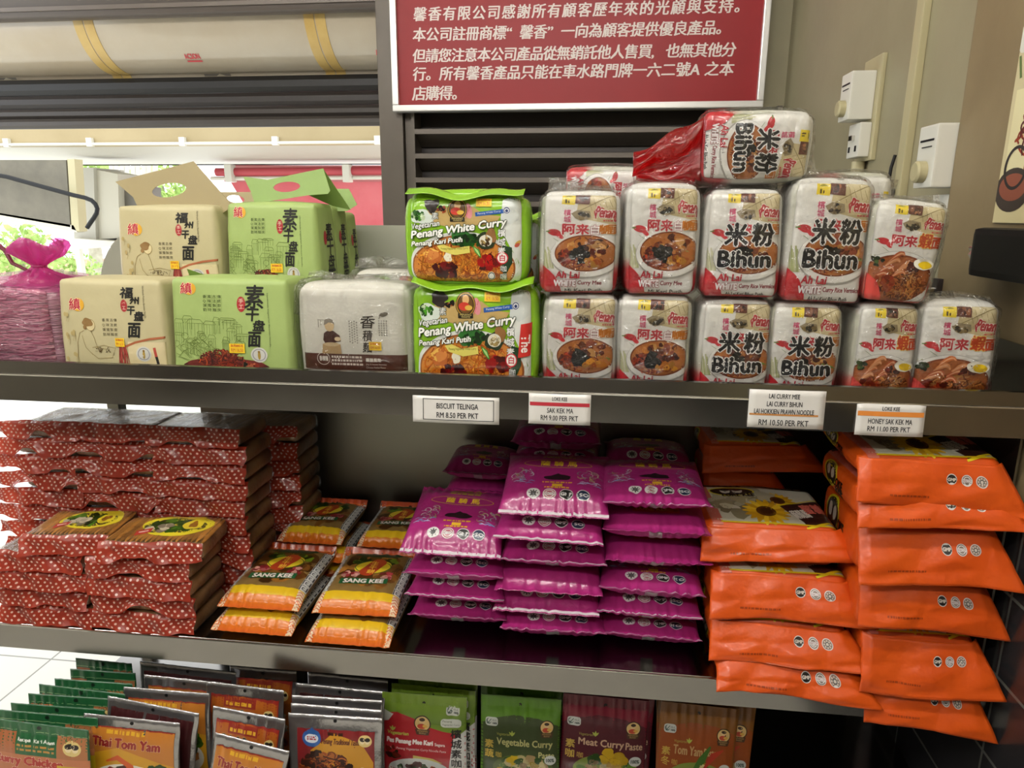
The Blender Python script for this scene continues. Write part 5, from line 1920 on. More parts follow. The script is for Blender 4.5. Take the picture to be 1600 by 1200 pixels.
def biscuit_pack(x, y, z, w, label, seed, top_label=False, rz=0., ext=0., h=.035, d=.125, bright=0):
    t = thing('biscuit_pack', label, 'biscuit pack', (x, y + d / 2, z), (0, 0, rz), GR)
    sh = RBox(w, h, d, .012, .001, .0018, .0012, seed, kfreq=(40, 140))
    N = Noise(seed, 60, 140, 5)
    R = random.Random(seed)

    def cf(V):
        n = np.clip(.5 + 1.2 * N(V * np.array([2.5, 1, 1])), 0, 1)[:, None]
        c = lin('#6b4c30') * (1 - n) + lin('#9b774e') * n
        return c
    sh.build('biscuit_row', REDB, t, cf)
    # folded end: a dotted sheet over the front face with an uneven lower edge
    hh = h + .004
    p1, p2, p3 = R.uniform(0, 6), R.uniform(0, 6), R.uniform(0, 6)
    gap = R.uniform(.0, .022)

    def fn(u, v):
        s = (v + hh / 2) / hh                      # 0 bottom .. 1 top
        edge = gap * np.clip(np.sin(u * 38 / (w / .2) + p1) + .25, 0, 1)
        un = np.clip((-u - w / 2 + ext * .5) / max(ext, 1e-6), 0, 1) if ext else 0 * u      # free end of the flap
        edge = edge * (1 - un) + un * (.004 + .004 * np.sin(p2))
        s = s * (1 - .3 * un)
        z_ = edge + (h + .003 - edge) * s
        return np.stack([u - ext * .5 + .002 * np.sin(z_ * 200 + p2), .02 * un - d / 2 - .0045 - .008 * (1 - s) ** 2 + .0028 * np.sin(u * 55 + p3 + s * 2.4) + .0022 * np.sin(u * 120 + p1 + s * 3)
                         + .009 * np.clip(s - .8, 0, 1) * 5 * .8, z_], 1)
    fl = Sheet(w * 1.03 + ext, hh, fn)
    fl.build('dotted_flap', RED, t, 40, 9, single=True, label='red folded end with white dots')
    Wd, Hd = 1030 * w + 1000 * ext, 1000 * hh
    A = Art((0, 0, Wd, Hd), seed)
    dx = 13.5
    off = R.uniform(0, dx)
    j = 0
    y_ = R.uniform(2, 5)
    while y_ < Hd - 1:
        x_ = -off + (j % 2) * dx / 2
        while x_ < Wd:
            if R.random() > .04:
                A.ell(x_ + R.uniform(-.4, .4), y_, 2.5, 2.2, '#d3a698', 10, same=bool(R.random() < .9))
            x_ += dx
        y_ += 7.4
        j += 1
    A.build('dots_print', fl, t, PRINT, base=.0003, step=.00001)
    # clear film over the pack
    wr = RBox(w, h, d, .011, .0015, .002, .0018, seed + 9, 0, .0016, kfreq=(40, 150))
    wr.build('plastic_wrap', CLEARS, t, step=.008)
    if top_label:
        A = Art((0, 0, 170, 100), seed)
        for k in range(20):
            A.ell(6 + k * 8.5, 50, 5.2, 46, lin('#cfae78') * R.uniform(.8, 1.1), 18, same=k > 0)
            A.line([(10 + k * 8.5, 6), (10 + k * 8.5, 94)], 1.4, '#6d4c28', True)
        A.ell(100, 40, 62, 36, '#d9c92e', 30, wob=.06)
        A.ell(96, 42, 52, 28, '#47401e', 26, wob=.1)
        A.blobs(88, 40, 44, 22, 24, ['#5c8a2e', '#3d6a24', '#86ad48'], 6, 13)
        A.blobs(72, 50, 26, 12, 8, ['#d8d2c4', '#c8c0b0', '#e6e0d0'], 6, 11)
        A.ell(126, 36, 16, 20, '#dcc630', wob=.1)
        A.ell(126, 36, 8, 10, '#8a5a1c', wob=.3)
        A.poly([(40, 60), (64, 50), (66, 66), (44, 78)], '#b3362c')
        A.line([(46, 66), (60, 60)], 3, '#efe0d0')
        A.rect(106, 2, 136, 18, '#e2c62a', rot=3)
        A.build('label_print', sh, t, PRINT, 'top', base=.0032)
    return t


RED = mat('red_dotted_film', '#b8442f', .3, coat=.4, vary=(14, '#a83826'), bump=(60, .4, .004), transl=.45)
hL = .0385
# front stack: two columns of four, two packs with their labels showing on top
ordn = ['bottom', 'second', 'third', 'fourth', 'fifth', 'sixth', 'seventh', 'eighth', 'ninth', 'tenth']
for c, (xl, xr, dsc) in enumerate(((-1.192, -.985, 'front outer'), (-.982, -.762, 'front inner'))):
    for k in range(4):
        dx = random.Random(c * 9 + k).uniform(-.006, .006)
        biscuit_pack((xl + xr) / 2 + dx, .012 + .004 * (k % 2), Z2 + .001 + k * hL, xr - xl - .008, f'{ordn[k]} red dotted biscuit pack up in the {dsc} stack near the shelf edge', 200 + c * 20 + k)
biscuit_pack(-1.035, .02, Z2 + 4 * hL + .002, .17, 'biscuit pack with label facing up on the front outer red stack', 250, True, .12)
biscuit_pack(-.845, .012, Z2 + 4 * hL + .002, .2, 'biscuit pack with label facing up on the front inner red stack beside the crackers', 251, True, .1)
# tall stacks behind
for c, (px0, px1, Yb, n, dsc) in enumerate(((-18, 128, .155, 10, 'tall outer stack by the open shelf end'), (122, 250, .155, 10, 'tall middle stack behind the labelled packs'),
                                            (243, 384, .152, 10, 'tall inner stack beside the cracker packs'))):
    a, b = at(px0, 740, Yb), at(px1, 740, Yb)
    for k in range(n):
        dx = random.Random(c * 31 + k).uniform(-.007, .007)
        if c == 0 and k == n - 1:
            dx += .02
        ex = 0.
        if c == 0:
            ex = .085 + random.Random(k + 3).uniform(-.02, .01)
        wd = b[0] - a[0] - .004 - ex
        biscuit_pack(b[0] - wd / 2 - .002 + dx, Yb + random.Random(k + 5).uniform(-.004, .004), Z2 + .001 + k * hL, wd, f'{ordn[k]} red dotted biscuit pack up in the {dsc}', 300 + c * 20 + k, ext=ex)
for k in range(9):
    a, b = at(372, 740, .3), at(468, 740, .3)
    biscuit_pack((a[0] + b[0]) / 2, .3, Z2 + .001 + k * hL, b[0] - a[0], f'{ordn[k]} red dotted biscuit pack up in the shaded rear stack behind the crackers', 380 + k)

# ------------------------------------------------------------------ cracker packs with yellow and orange ends
GS = 'cracker packs with yellow and orange ends'
CRK = mat('cracker_pack', rough=.28, coat=.5, attr=True, bump=(50, .35, .004))


def greek(A, x0, y0, x1, y1, n):
    """white band with a black meander running along it"""
    A.rect(x0, y0, x1, y1, '#c9c9c4')
    p = (y1 - y0) / n
    w = x1 - x0
    for k in range(n):
        a, b = y0 + k * p, y0 + (k + 1) * p
        A.line([(x0 + .1 * w, b), (x0 + .1 * w, a + .15 * p), (x0 + .9 * w, a + .15 * p), (x0 + .9 * w, a + .75 * p), (x0 + .4 * w, a + .75 * p), (x0 + .4 * w, a + .45 * p), (x0 + .62 * w, a + .45 * p)], p * .11, '#23252c', k > 0)


def cracker_pack(x, y, z, label, seed, w=.165, L=.235, t_=.03, rz=0., floor=False, bb=0.):
    t = thing('cracker_pack', label, 'cracker pack', (x, y + L / 2, z), (0, 0, rz), GS)
    sh = Pillow(w, L, t_, .016, .045, 5, .55, .0014, .003, seed, bend=.35, bend_len=.04, floor=floor, backramp=.03, bbend=bb, bbl=.034)

    def cf(UV, V):
        v = UV[:, 1] / L + .5
        c = np.repeat(lin('#7d6036')[None], len(V), 0)
        fr = v < .2
        c[fr] = lin('#cfa416')
        c[(v < .11)] = lin('#cf6a1c')
        c[v > .87] = lin('#b8481e')
        bot = (UV[:, 2] < 0)
        c[bot & (v < .3)] = lin('#c87a1c')
        return c
    sh.build('packet', CRK, t, cf)
    A = Art((0, 0, 160, 230), seed)
    A.rect(14, 30, 146, 186, '#7d6236')
    A.blobs(80, 108, 66, 78, 60, ['#b5935c', '#a07c48', '#c8a66c', '#8e6c3a'], 12, 22, .2, .5)
    for x0 in (1, 145):
        greek(A, x0, 4, x0 + 14, 186, 10)
    A.rect(0, 186, 160, 206, '#d8b01a')
    A.grad(0, 203, 160, 230, '#d27a1e', '#cc5c20')
    for x0 in (1, 147):
        A.rect(x0, 188, x0 + 12, 230, '#dcc8a8')
        for k in range(6):
            A.line([(x0, 194 + k * 6), (x0 + 6, 190 + k * 6), (x0 + 12, 195 + k * 6)], 1.6, '#b8442a', k > 0)
    A.rect(0, 0, 160, 28, '#b3441e')
    A.rect(0, 12, 160, 20, '#c8682c')
    A.ell(80, 14, 4, 4, '#3a1a10')
    # emblem
    A.ell(80, 42, 52, 12, '#1f3d24')
    A.smalltext(42, 38, 118, 47, '#8a6a5c', 2, .6)
    for x0 in (50, 112):
        A.blobs(x0, 72, 16, 16, 9, ['#6f8f3a', '#a9bd5c', '#4f7430'], 6, 11)
    A.ell(82, 96, 38, 26, '#d6bc2a', rot=20)
    A.ring(82, 96, 38, 26, 2, '#4a6a2a')
    A.rect(66, 62, 98, 132, '#a83a1c', rot=-22, r=13)
    A.vtext('生牛餅', 82, 72, 17, '#e0b23a', 1.0, bold=.3)
    for x0 in (44, 118):
        A.blobs(x0, 128, 16, 12, 12, ['#d8a0a0', '#c87a80', '#e4c4bc', '#b86068'], 4, 8)
    A.rect(30, 142, 126, 162, '#1f5a34', rot=4)
    A.text('SANG KEE', 38, 145, 118, 159, '#e2d8d0', rot=4, bold=.8, halo='#9c2a24', hw=1)
    A.build('label_print', sh, t, PRINT)
    return t


def on(px, py, z):
    return atz(px, py, z)


for k, (px, py, zl, lab) in enumerate(((398, 988, 0, 'lower cracker pack of the front pair nearest the red biscuit packs'), (404, 984, 1, 'upper cracker pack with label showing nearest the red biscuit packs'),
                                       (545, 1006, 0, 'lower cracker pack at the shelf edge beside the magenta packets'), (551, 994, 1, 'upper cracker pack with label showing beside the magenta packets'))):
    q = on(px, py, Z2 + .01)
    cracker_pack(q[0], q[1] - .012 + .012 * zl, Z2 + .001 + zl * .041, lab, 400 + k, w=.168, t_=.042, rz=(-.02, .0)[k // 2] + .03 * (k % 2), floor=zl == 0, bb=1.0 if zl else 0)
for c, (xc, dsc) in enumerate(((at(495, 750, .3)[0], 'behind the front pair near the red stack'), (at(618, 750, .3)[0], 'behind the front pair near the magenta packets'))):
    for k in range(3):
        cracker_pack(xc + .012 * (k % 2), .222 + .006 * k, Z2 + .001 + k * .041, f'{ordn[k]} cracker pack up in the rear stack {dsc}' if k < 2 else f'topmost cracker pack of the rear stack {dsc}', 420 + c * 5 + k, w=.15, L=.2, t_=.042, floor=k == 0, bb=.8 if k == 2 else 0)

# ------------------------------------------------------------------ magenta sweet packets
GM = 'magenta sweet packets in three stacks'
MAG = mat('magenta_packet', '#a62a74', .3, coat=.5, vary=(10, '#9c266c'), bump=(65, .4, .004))


def emblem(A, x, y, r, c, txt, tc):
    A.ell(x, y, r, r, '#d8d6d4', 24)
    A.ell(x, y, r * .86, r * .86, c, 24)
    if txt == 'star':
        for k in range(8):
            a = k * math.pi / 4
            A.line([(x, y), (x + r * .7 * math.cos(a), y + r * .7 * math.sin(a))], r * .22, tc, k > 0)
        A.ell(x, y, r * .42, r * .42, '#4a4a4a', 14)
        A.ell(x, y, r * .26, r * .26, tc, 12)
    elif txt == 'H':
        A.ring(x, y, r * .7, r * .7, r * .14, '#d8d6d4')
        A.rect(x - r * .8, y - r * .25, x + r * .8, y + r * .3, '#d8d6d4')
        A.text('HACCP', x - r * .7, y - r * .2, x + r * .7, y + r * .25, '#8a3048')
    else:
        A.rect(x - r * .9, y - r * .3, x + r * .9, y + r * .34, c)
        A.text(txt, x - r * .78, y - r * .26, x + r * .78, y + r * .3, tc, bold=r * .05)


def art_magenta(seed, back=False):
    A = Art((0, 0, 165, 210), seed)
    R = A.rnd
    if back:
        A.rect(46, 118, 122, 150, '#b3332a', r=3)
        A.text('LOKE KEE', 52, 124, 104, 142, '#e0a02c', bold=.8)
        A.blobs(112, 134, 10, 8, 6, ['#dd9a2c', '#e8b040'], 4, 7)
        return A
    A.rect(62, 14, 80, 30, '#b8342a')
    A.ell(71, 22, 6, 7, '#e0b02c')
    A.text('LOKE KEE', 82, 14, 118, 28, '#e3b92c', bold=.9)
    for k in range(2):
        A.smalltext(58, 34 + k * 11, 112, 41 + k * 11, '#a8962c', 1, .9)
    A.ell(84, 74, 56, 14, '#c9a82e')
    A.ell(84, 74, 54.5, 12.8, '#9a2668')
    for i, ch in enumerate('薩騎馬'):
        A.text(ch, 56 + i * 22, 66, 71 + i * 22, 82, '#e2bd2c', bold=.5)
    for s0 in (30, 138):
        for k in range(20):
            x, y = s0 + R.uniform(-15, 15), 118 + R.uniform(-22, 20)
            r = R.uniform(3, 8)
            a0 = R.uniform(0, 6)
            A.line([(x + r * math.cos(a0 + t * .5), y + r * math.sin(a0 + t * .5)) for t in range(7)], R.uniform(1.2, 2.6), R.choice(['#9a96a8', '#b5a890', '#c4b8c0', '#8a6f7a', '#a89a68']), k % 5 != 0, True)
        for k in range(8):
            x, y = s0 + R.uniform(-17, 17), 138 + R.uniform(-4, 8)
            A.line([(x - 5, y), (x, y - 3), (x + 6, y)], 2.2, R.choice(['#9cb4dc', '#b8c8e4', '#7a98cc']), k > 0, True)
    A.ell(86, 122, 22, 9, '#2e1c22', wob=.2)
    A.poly([(66, 124), (86, 108), (108, 126)], '#2e1c22')
    A.smalltext(62, 137, 110, 142, '#d6a32c', 1, .8)
    A.rect(78, 144, 94, 152, '#dcae2e')
    A.smalltext(66, 153, 106, 157, '#d6a32c', 1, .8)
    for x, c, tt, tc in ((50, '#e0dedc', 'star', '#5a5a5a'), (75, '#a84a5c', 'H', '#fff'), (101, '#1c1c1c', 'GMP', '#d8d8d8'), (127, '#1c2c48', 'ISO', '#d8d8d8')):
        emblem(A, x, 169, 10.5, c, tt, tc)
    A.rect(0, 199, 165, 206, '#ddd5da')
    return A


def sweet_packet(x, y, z, label, seed, back=False, w=.168, L=.2, t_=.042, rz=0., floor=False, rx=0.):
    t = thing('sweet_packet', label, 'sweet packet', (x, y + L / 2, z + rx * L / 2), (rx, 0, rz) if rx else (0, 0, rz) if floor else (random.Random(seed).uniform(-.015, .015), random.Random(seed + 1).uniform(-.02, .02), rz), GM)
    sh = Pillow(w, L, t_, .012, .05, 4, .55, .0014, .0026, seed, bend=-.5 if floor else random.Random(seed * 7).choice((-.42, -.3, .05, .15)), bend_len=.06, teeth=.0022, droop=.004, floor=floor)
    sh.build('packet', MAG, t, nu=42)
    A = art_magenta(seed, back)
    A.build('label_print', sh, t, PRINT)
    A = Art((0, 0, 165, 210), seed)
    A.rect(72, 168, 92, 212, '#a8a4a6')
    for k in range(5):
        A.line([(72, 172 + k * 8), (92, 174 + k * 8)], 1, '#8c888c', True)
    A.build('tape', sh, t, FOILP, 'bottom', label='silver seal tape')
    return t


def mag_stack(px, Y, ys, dsc, seed, backs=(), w=.168, L=.2, tip=.2):
    x0 = at(px[0], 900, Y)[0]
    x1 = at(px[1], 900, Y)[0]
    n = len(ys)
    for k, py in enumerate(ys):
        z = at((px[0] + px[1]) / 2, py, Y)[2]
        r = random.Random(seed + k)
        nm = 'topmost' if k == n - 1 else ordn[k]
        tail = ' up' if 0 < k < n - 1 else ''
        lift = k == 0
        up_next = (at((px[0] + px[1]) / 2, ys[k + 1], Y)[2] - z) if k < n - 1 else .042
        sweet_packet((x0 + x1) / 2 + r.uniform(-.006, .006), Y + r.uniform(-.006, .006), max(Z2 + .001, z - .021), f'{nm} magenta sweet packet{tail} {dsc}', seed + k, k in backs,
                     w=(x1 - x0), L=L, t_=min(.044, max(.028, up_next * .96)) if k else .04, rz=r.uniform(-.04, .04), floor=k == 0, rx=tip if k == n - 1 else 0)


mag_stack((629, 787), .035, [975, 940, 905, 862], 'in the stack beside the cracker packs', 500, tip=.27)
mag_stack((774, 945), .03, [992, 956, 924, 884, 842, 802], 'in the middle magenta stack', 520, (2,), tip=.24)
mag_stack((938, 1108), .035, [1005, 968, 932, 885, 838, 796], 'in the stack next to the orange bags', 540, (3, 4), tip=.12)
for i, (px, yy, Yb, n, dsc) in enumerate((((690, 800), 748, .245, 6, 'in the rear stack behind the crackers side'), ((797, 940), 700, .25, 7, 'in the tallest rear stack under the price cards'),
                                          ((945, 1085), 738, .25, 6, 'in the rear stack toward the orange bags'))):
    zt_ = at((px[0] + px[1]) / 2, yy, Yb)[2]
    x0, x1 = at(px[0], yy, Yb)[0], at(px[1], yy, Yb)[0]
    p = (zt_ - .02 - Z2) / (n - 1)
    for k in range(n):
        nm = 'topmost' if k == n - 1 else ordn[k]
        sweet_packet((x0 + x1) / 2, Yb + .003 * (k % 2), Z2 + .001 + k * p, f'{nm} magenta sweet packet {dsc}', 560 + i * 10 + k, k % 3 == 1, w=x1 - x0, L=.185, t_=min(.05, p), floor=k == 0)

# ------------------------------------------------------------------ orange honey sweet bags
GO = 'orange paper sweet bags'
ORG = mat('orange_packet', '#d9560f', .42, coat=.15, vary=(7, '#cf4c0c'), bump=(28, .5, .006))


def sunflower(A, x, y, r):
    for k in range(18):
        a = k * math.pi / 9
        A.line([(x + r * .3 * math.cos(a), y + r * .3 * math.sin(a)), (x + r * .7 * math.cos(a + .06), y + r * .7 * math.sin(a + .06)), (x + r * math.cos(a), y + r * math.sin(a))], r * .3, A.rnd.choice(['#dfae1c', '#e8bf2e', '#c8941a']), k > 0, True)
    A.ell(x, y, r * .42, r * .42, '#5a3414', 18)
    A.ell(x, y, r * .26, r * .26, '#3a220e', 14)


def art_orange_top(seed):
    A = Art((0, 0, 240, 170), seed)
    A.rect(14, 6, 240, 160, '#c9c4b0')
    A.poly([(0, 0), (22, 0), (34, 170), (14, 170)], '#c86a5a')
    A.blobs(90, 90, 60, 60, 40, ['#d8d4c4', '#bcb6a0', '#c8c2ac', '#e0dccc'], 10, 24)
    A.rect(10, 4, 240, 22, '#1e1a18')
    A.smalltext(20, 7, 220, 20, '#8a7a5a', 1, .9)
    A.ell(70, 44, 46, 20, '#d8c820')
    A.ell(70, 44, 42, 16.5, '#26201a')
    for x in (58, 82):
        A.ell(x, 42, 10, 11, '#b9b0a0')
        A.ell(x, 36, 10, 6, '#1a1614')
    A.text('LOKE KEE', 50, 52, 112, 66, '#141210', bold=1, halo='#c8c2b0', hw=1)
    sunflower(A, 152, 78, 34)
    sunflower(A, 120, 122, 44)
    A.poly([(150, 100), (240, 60), (240, 150), (186, 168)], '#3a1e18')
    A.line([(146, 100), (240, 56)], 3, '#dcc418')
    A.line([(182, 168), (240, 146)], 5, '#e2ca1c')
    A.text('蜜糖', 190, 84, 232, 118, '#d86a5a', rot=12, bold=1.2)
    A.text('薩騎馬', 166, 110, 198, 140, '#ded8cc', rot=20, bold=.8)
    A.line([(30, 162), (240, 160)], 3, '#d8b81c')
    return A


def orange_bag(x0, x1, Y, z_e, z_b, label, seed, d=.2, t_=None, badges=True, rz=0., corner=0., rx=0.):
    """bag lying flat: body under the label, folded orange end hanging in front from z_e down to z_b"""
    w = x1 - x0
    t_ = t_ or .055
    R = random.Random(seed)
    t = thing('sweet_bag', label, 'sweet bag', ((x0 + x1) / 2, Y + d / 2, z_e - t_ + rx * d / 2), (rx, 0, rz), GO)
    sh = RBox(w * .97, t_, d, min(.02, t_ * .45), .004, .0025, .001, seed, kfreq=(20, 70))
    sh.build('bag_body', ORG, t)
    art_orange_top(seed).build('label_print', sh, t, PRINT, 'top')
    A = Art((0, 0, 100, 40), seed)
    A.ell(34, 17, 18, 15, '#d8c820')
    A.ell(34, 17, 15.5, 12.5, '#26201a')
    for x in (28, 40):
        A.ell(x, 15, 4.5, 6, '#b9b0a0')
    A.text('LOKE', 46, 16, 66, 26, '#141210', bold=.6)
    A.text('KEE', 50, 27, 68, 36, '#141210', bold=.6)
    A.build('side_print', sh, t, PRINT, 'left')
    Lf = z_e - z_b
    tilt = R.uniform(-.12, .12)
    p = [R.uniform(0, 6) for _ in range(5)]
    out = R.uniform(.022, .034)

    def fn(u, v):
        s = np.clip(.5 - v / Lf, 0, 1)                    # 0 top .. 1 bottom
        k = 2 * u / w
        y = -d / 2 - .003 - out * s ** 1.3 + .004 * s * np.sin(u * 22 + p[0]) + .001 * np.sin(u * 60 + s * 5 + p[1]) - .006 * np.sin(s * 3.14)
        z = t_ - .004 - Lf * s * (1 + tilt * k + .03 * np.sin(u * 13 + p[3])) + .003 * np.sin(u * 17 + p[4]) - corner * s * np.clip(k, 0, 1) ** 2
        tri = np.abs(((u * 6 + s * 1.1 + p[2]) % 1.) - .5) + np.abs(((u * 4.2 - s * .9 + p[4]) % 1.) - .5)
        y = y - .012 * np.abs(tri - .5) * np.clip(s * 2, 0, 1)
        y = y + .018 * np.clip(np.abs(k) - .86, 0, 1) * (1 - s) * 6
        return np.stack([u * (1 + .04 * s) + .034 * s * np.clip(k, 0, 1) ** 4, y, z], 1)
    fl = Sheet(w * 1.0, Lf, fn, .0008)
    fl.build('end_flap', ORG, t, 56, 18)
    A = Art((0, 0, 240, 1000 * Lf), seed)
    hh = 1000 * Lf
    if badges:
        for x, c, tt in ((150, '#26221f', 'GMP'), (174, '#7a6a60', 'H'), (196, '#8a7468', 'star')):
            emblem(A, x, hh * .32, 8.5, c, tt, '#cfc6bc')
    A.smalltext(50, hh * .72, 116, hh * .72 + 4, '#9c3a10', 1, .8)
    A.line([(10, hh * .98), (230, hh * .98)], .8, '#b84a18')
    A.build('flap_print', fl, t, PRINT, base=.0004)
    # gusset: body front below the fold
    return t


def orange_stack(rows, dsc, seed, Y):
    n = len(rows)
    Y0 = Y
    for k, (px0, px1, ye, yb, cor) in enumerate(rows):
        Y = Y0 + (.003 if n == 6 else .026) * k
        xm = (px0 + px1) / 2
        a, b = at(px0, ye, Y)[0], at(px1, ye, Y)[0]
        ze, zb_ = at(xm, ye, Y)[2], at(xm, yb, Y - .02)[2]
        below = prev if k else Z2
        if k == 1:
            below = max(below, Z2 + .036)
            ze = max(ze, below + .03)
        nm = 'topmost' if k == n - 1 else ordn[k]
        tail = ' up' if 0 < k < n - 1 else ''
        if k == 0:
            ze, below = max(ze, Z2 + .034), Z2
        a, b = a, min(b, .672)
        prev = ze
        orange_bag(a, b, Y + .0, ze, zb_, f'{nm} orange sweet bag{tail} {dsc}', seed + k, t_=max(.03, ze - below - .004) * (.75 if (k == n - 1 and n == 6) else 1), rz=random.Random(seed + k).uniform(-.02, .02), corner=cor, rx=.07 if (k == n - 1 and n == 6) else 0., badges=(seed + k) != 600 + 3)


orange_stack([(1118, 1340, 1034, 1082, .0), (1112, 1330, 974, 1030, 0), (1112, 1334, 898, 962, .0), (1100, 1320, 822, 872, .0)], 'in the stack beside the magenta packets', 600, -.003)
orange_stack([(1350, 1578, 1078, 1128, .02), (1348, 1565, 995, 1078, .0), (1344, 1568, 908, 980, .012), (1344, 1572, 823, 902, .012), (1340, 1572, 764, 818, .0), (1338, 1572, 716, 790, .0)], 'in the taller stack at the right end', 620, -.003)
for k, (px0, px1, ye, yb, lab) in enumerate(((1100, 1180, 732, 760, 'lower'), (1100, 1230, 690, 728, 'upper'))):
    a, b = at(px0, ye, .285)[0], at(px1, ye, .285)[0]
    ze = at(1120, ye, .285)[2]
    orange_bag(a, b + .04, .285, ze, ze - .05, f'{lab} orange sweet bag in the shaded rear pile', 650 + k, d=.16, t_=.05 if k else ze - Z2, badges=False)

# ------------------------------------------------------------------ curry paste pouches on the bottom shelf
ZT = at(670, 1087, .06)[2]
FOIL = mat('silver_foil', '#a5a3a4', .24, .85, bump=(30, .35, .006))
PCH = mat('printed_pouch', rough=.34, coat=.2, attr=True, bump=(40, .3, .004))


def couple(A, x, y, r):
    """round badge with two dark-haired heads"""
    A.ell(x, y, r, r, '#d8c07c', 20)
    for dx in (-.38, .36):
        A.ell(x + dx * r, y, r * .36, r * .5, '#e4d2a8', 14)
        A.ell(x + dx * r, y - r * .24, r * .4, r * .34, '#231a14', 14)


def lady(A, x, y, r):
    A.ell(x, y, r, r * 1.05, '#3a2a18', 24)
    A.ell(x, y, r * .86, r * .9, '#d8b878', 24)
    A.ell(x - r * .05, y - r * .3, r * .32, r * .36, '#e2c08c', 14)
    A.ell(x - r * .02, y - r * .52, r * .34, r * .22, '#3a2414', 14)
    A.ell(x - r * .1, y + r * .35, r * .5, r * .36, '#b8442c', 14)
    A.ell(x + r * .3, y + r * .3, r * .3, r * .2, '#d8a848', 12)
    A.poly([(x - r * .9, y + r * .75), (x + r * .9, y + r * .75), (x + r * .7, y + r * 1.5), (x - r * .7, y + r * 1.5)], '#4a3020')
    A.text('PENANG', x - r * .6, y + r * .85, x + r * .6, y + r * 1.1, '#b89a5a')
    A.text('BRAND', x - r * .4, y + r * 1.16, x + r * .4, y + r * 1.38, '#b89a5a')


def halal(A, x, y):
    A.rect(x, y, x + 26, y + 19, '#c9ccc6', r=6)
    A.ell(x + 7, y + 9, 5.5, 6.5, '#5b6a66', 16)
    A.ell(x + 8.5, y + 7.5, 4, 5, '#c9ccc6', 14)
    A.line([(x + 4, y + 15), (x + 12, y + 4)], 1.4, '#37504a')
    A.text('HALAL', x + 14, y + 4, x + 24, y + 9, '#59625f')
    A.text('100%', x + 15, y + 11, x + 24, y + 15, '#2c3432', bold=.3)


def sprout(A, x, y):
    for dx, dy in ((-6, -9), (0, -12), (6, -9)):
        A.line([(x, y), (x + dx * .5, y + dy * .6), (x + dx, y + dy)], 4, '#a3b04a', dx > -6, True)


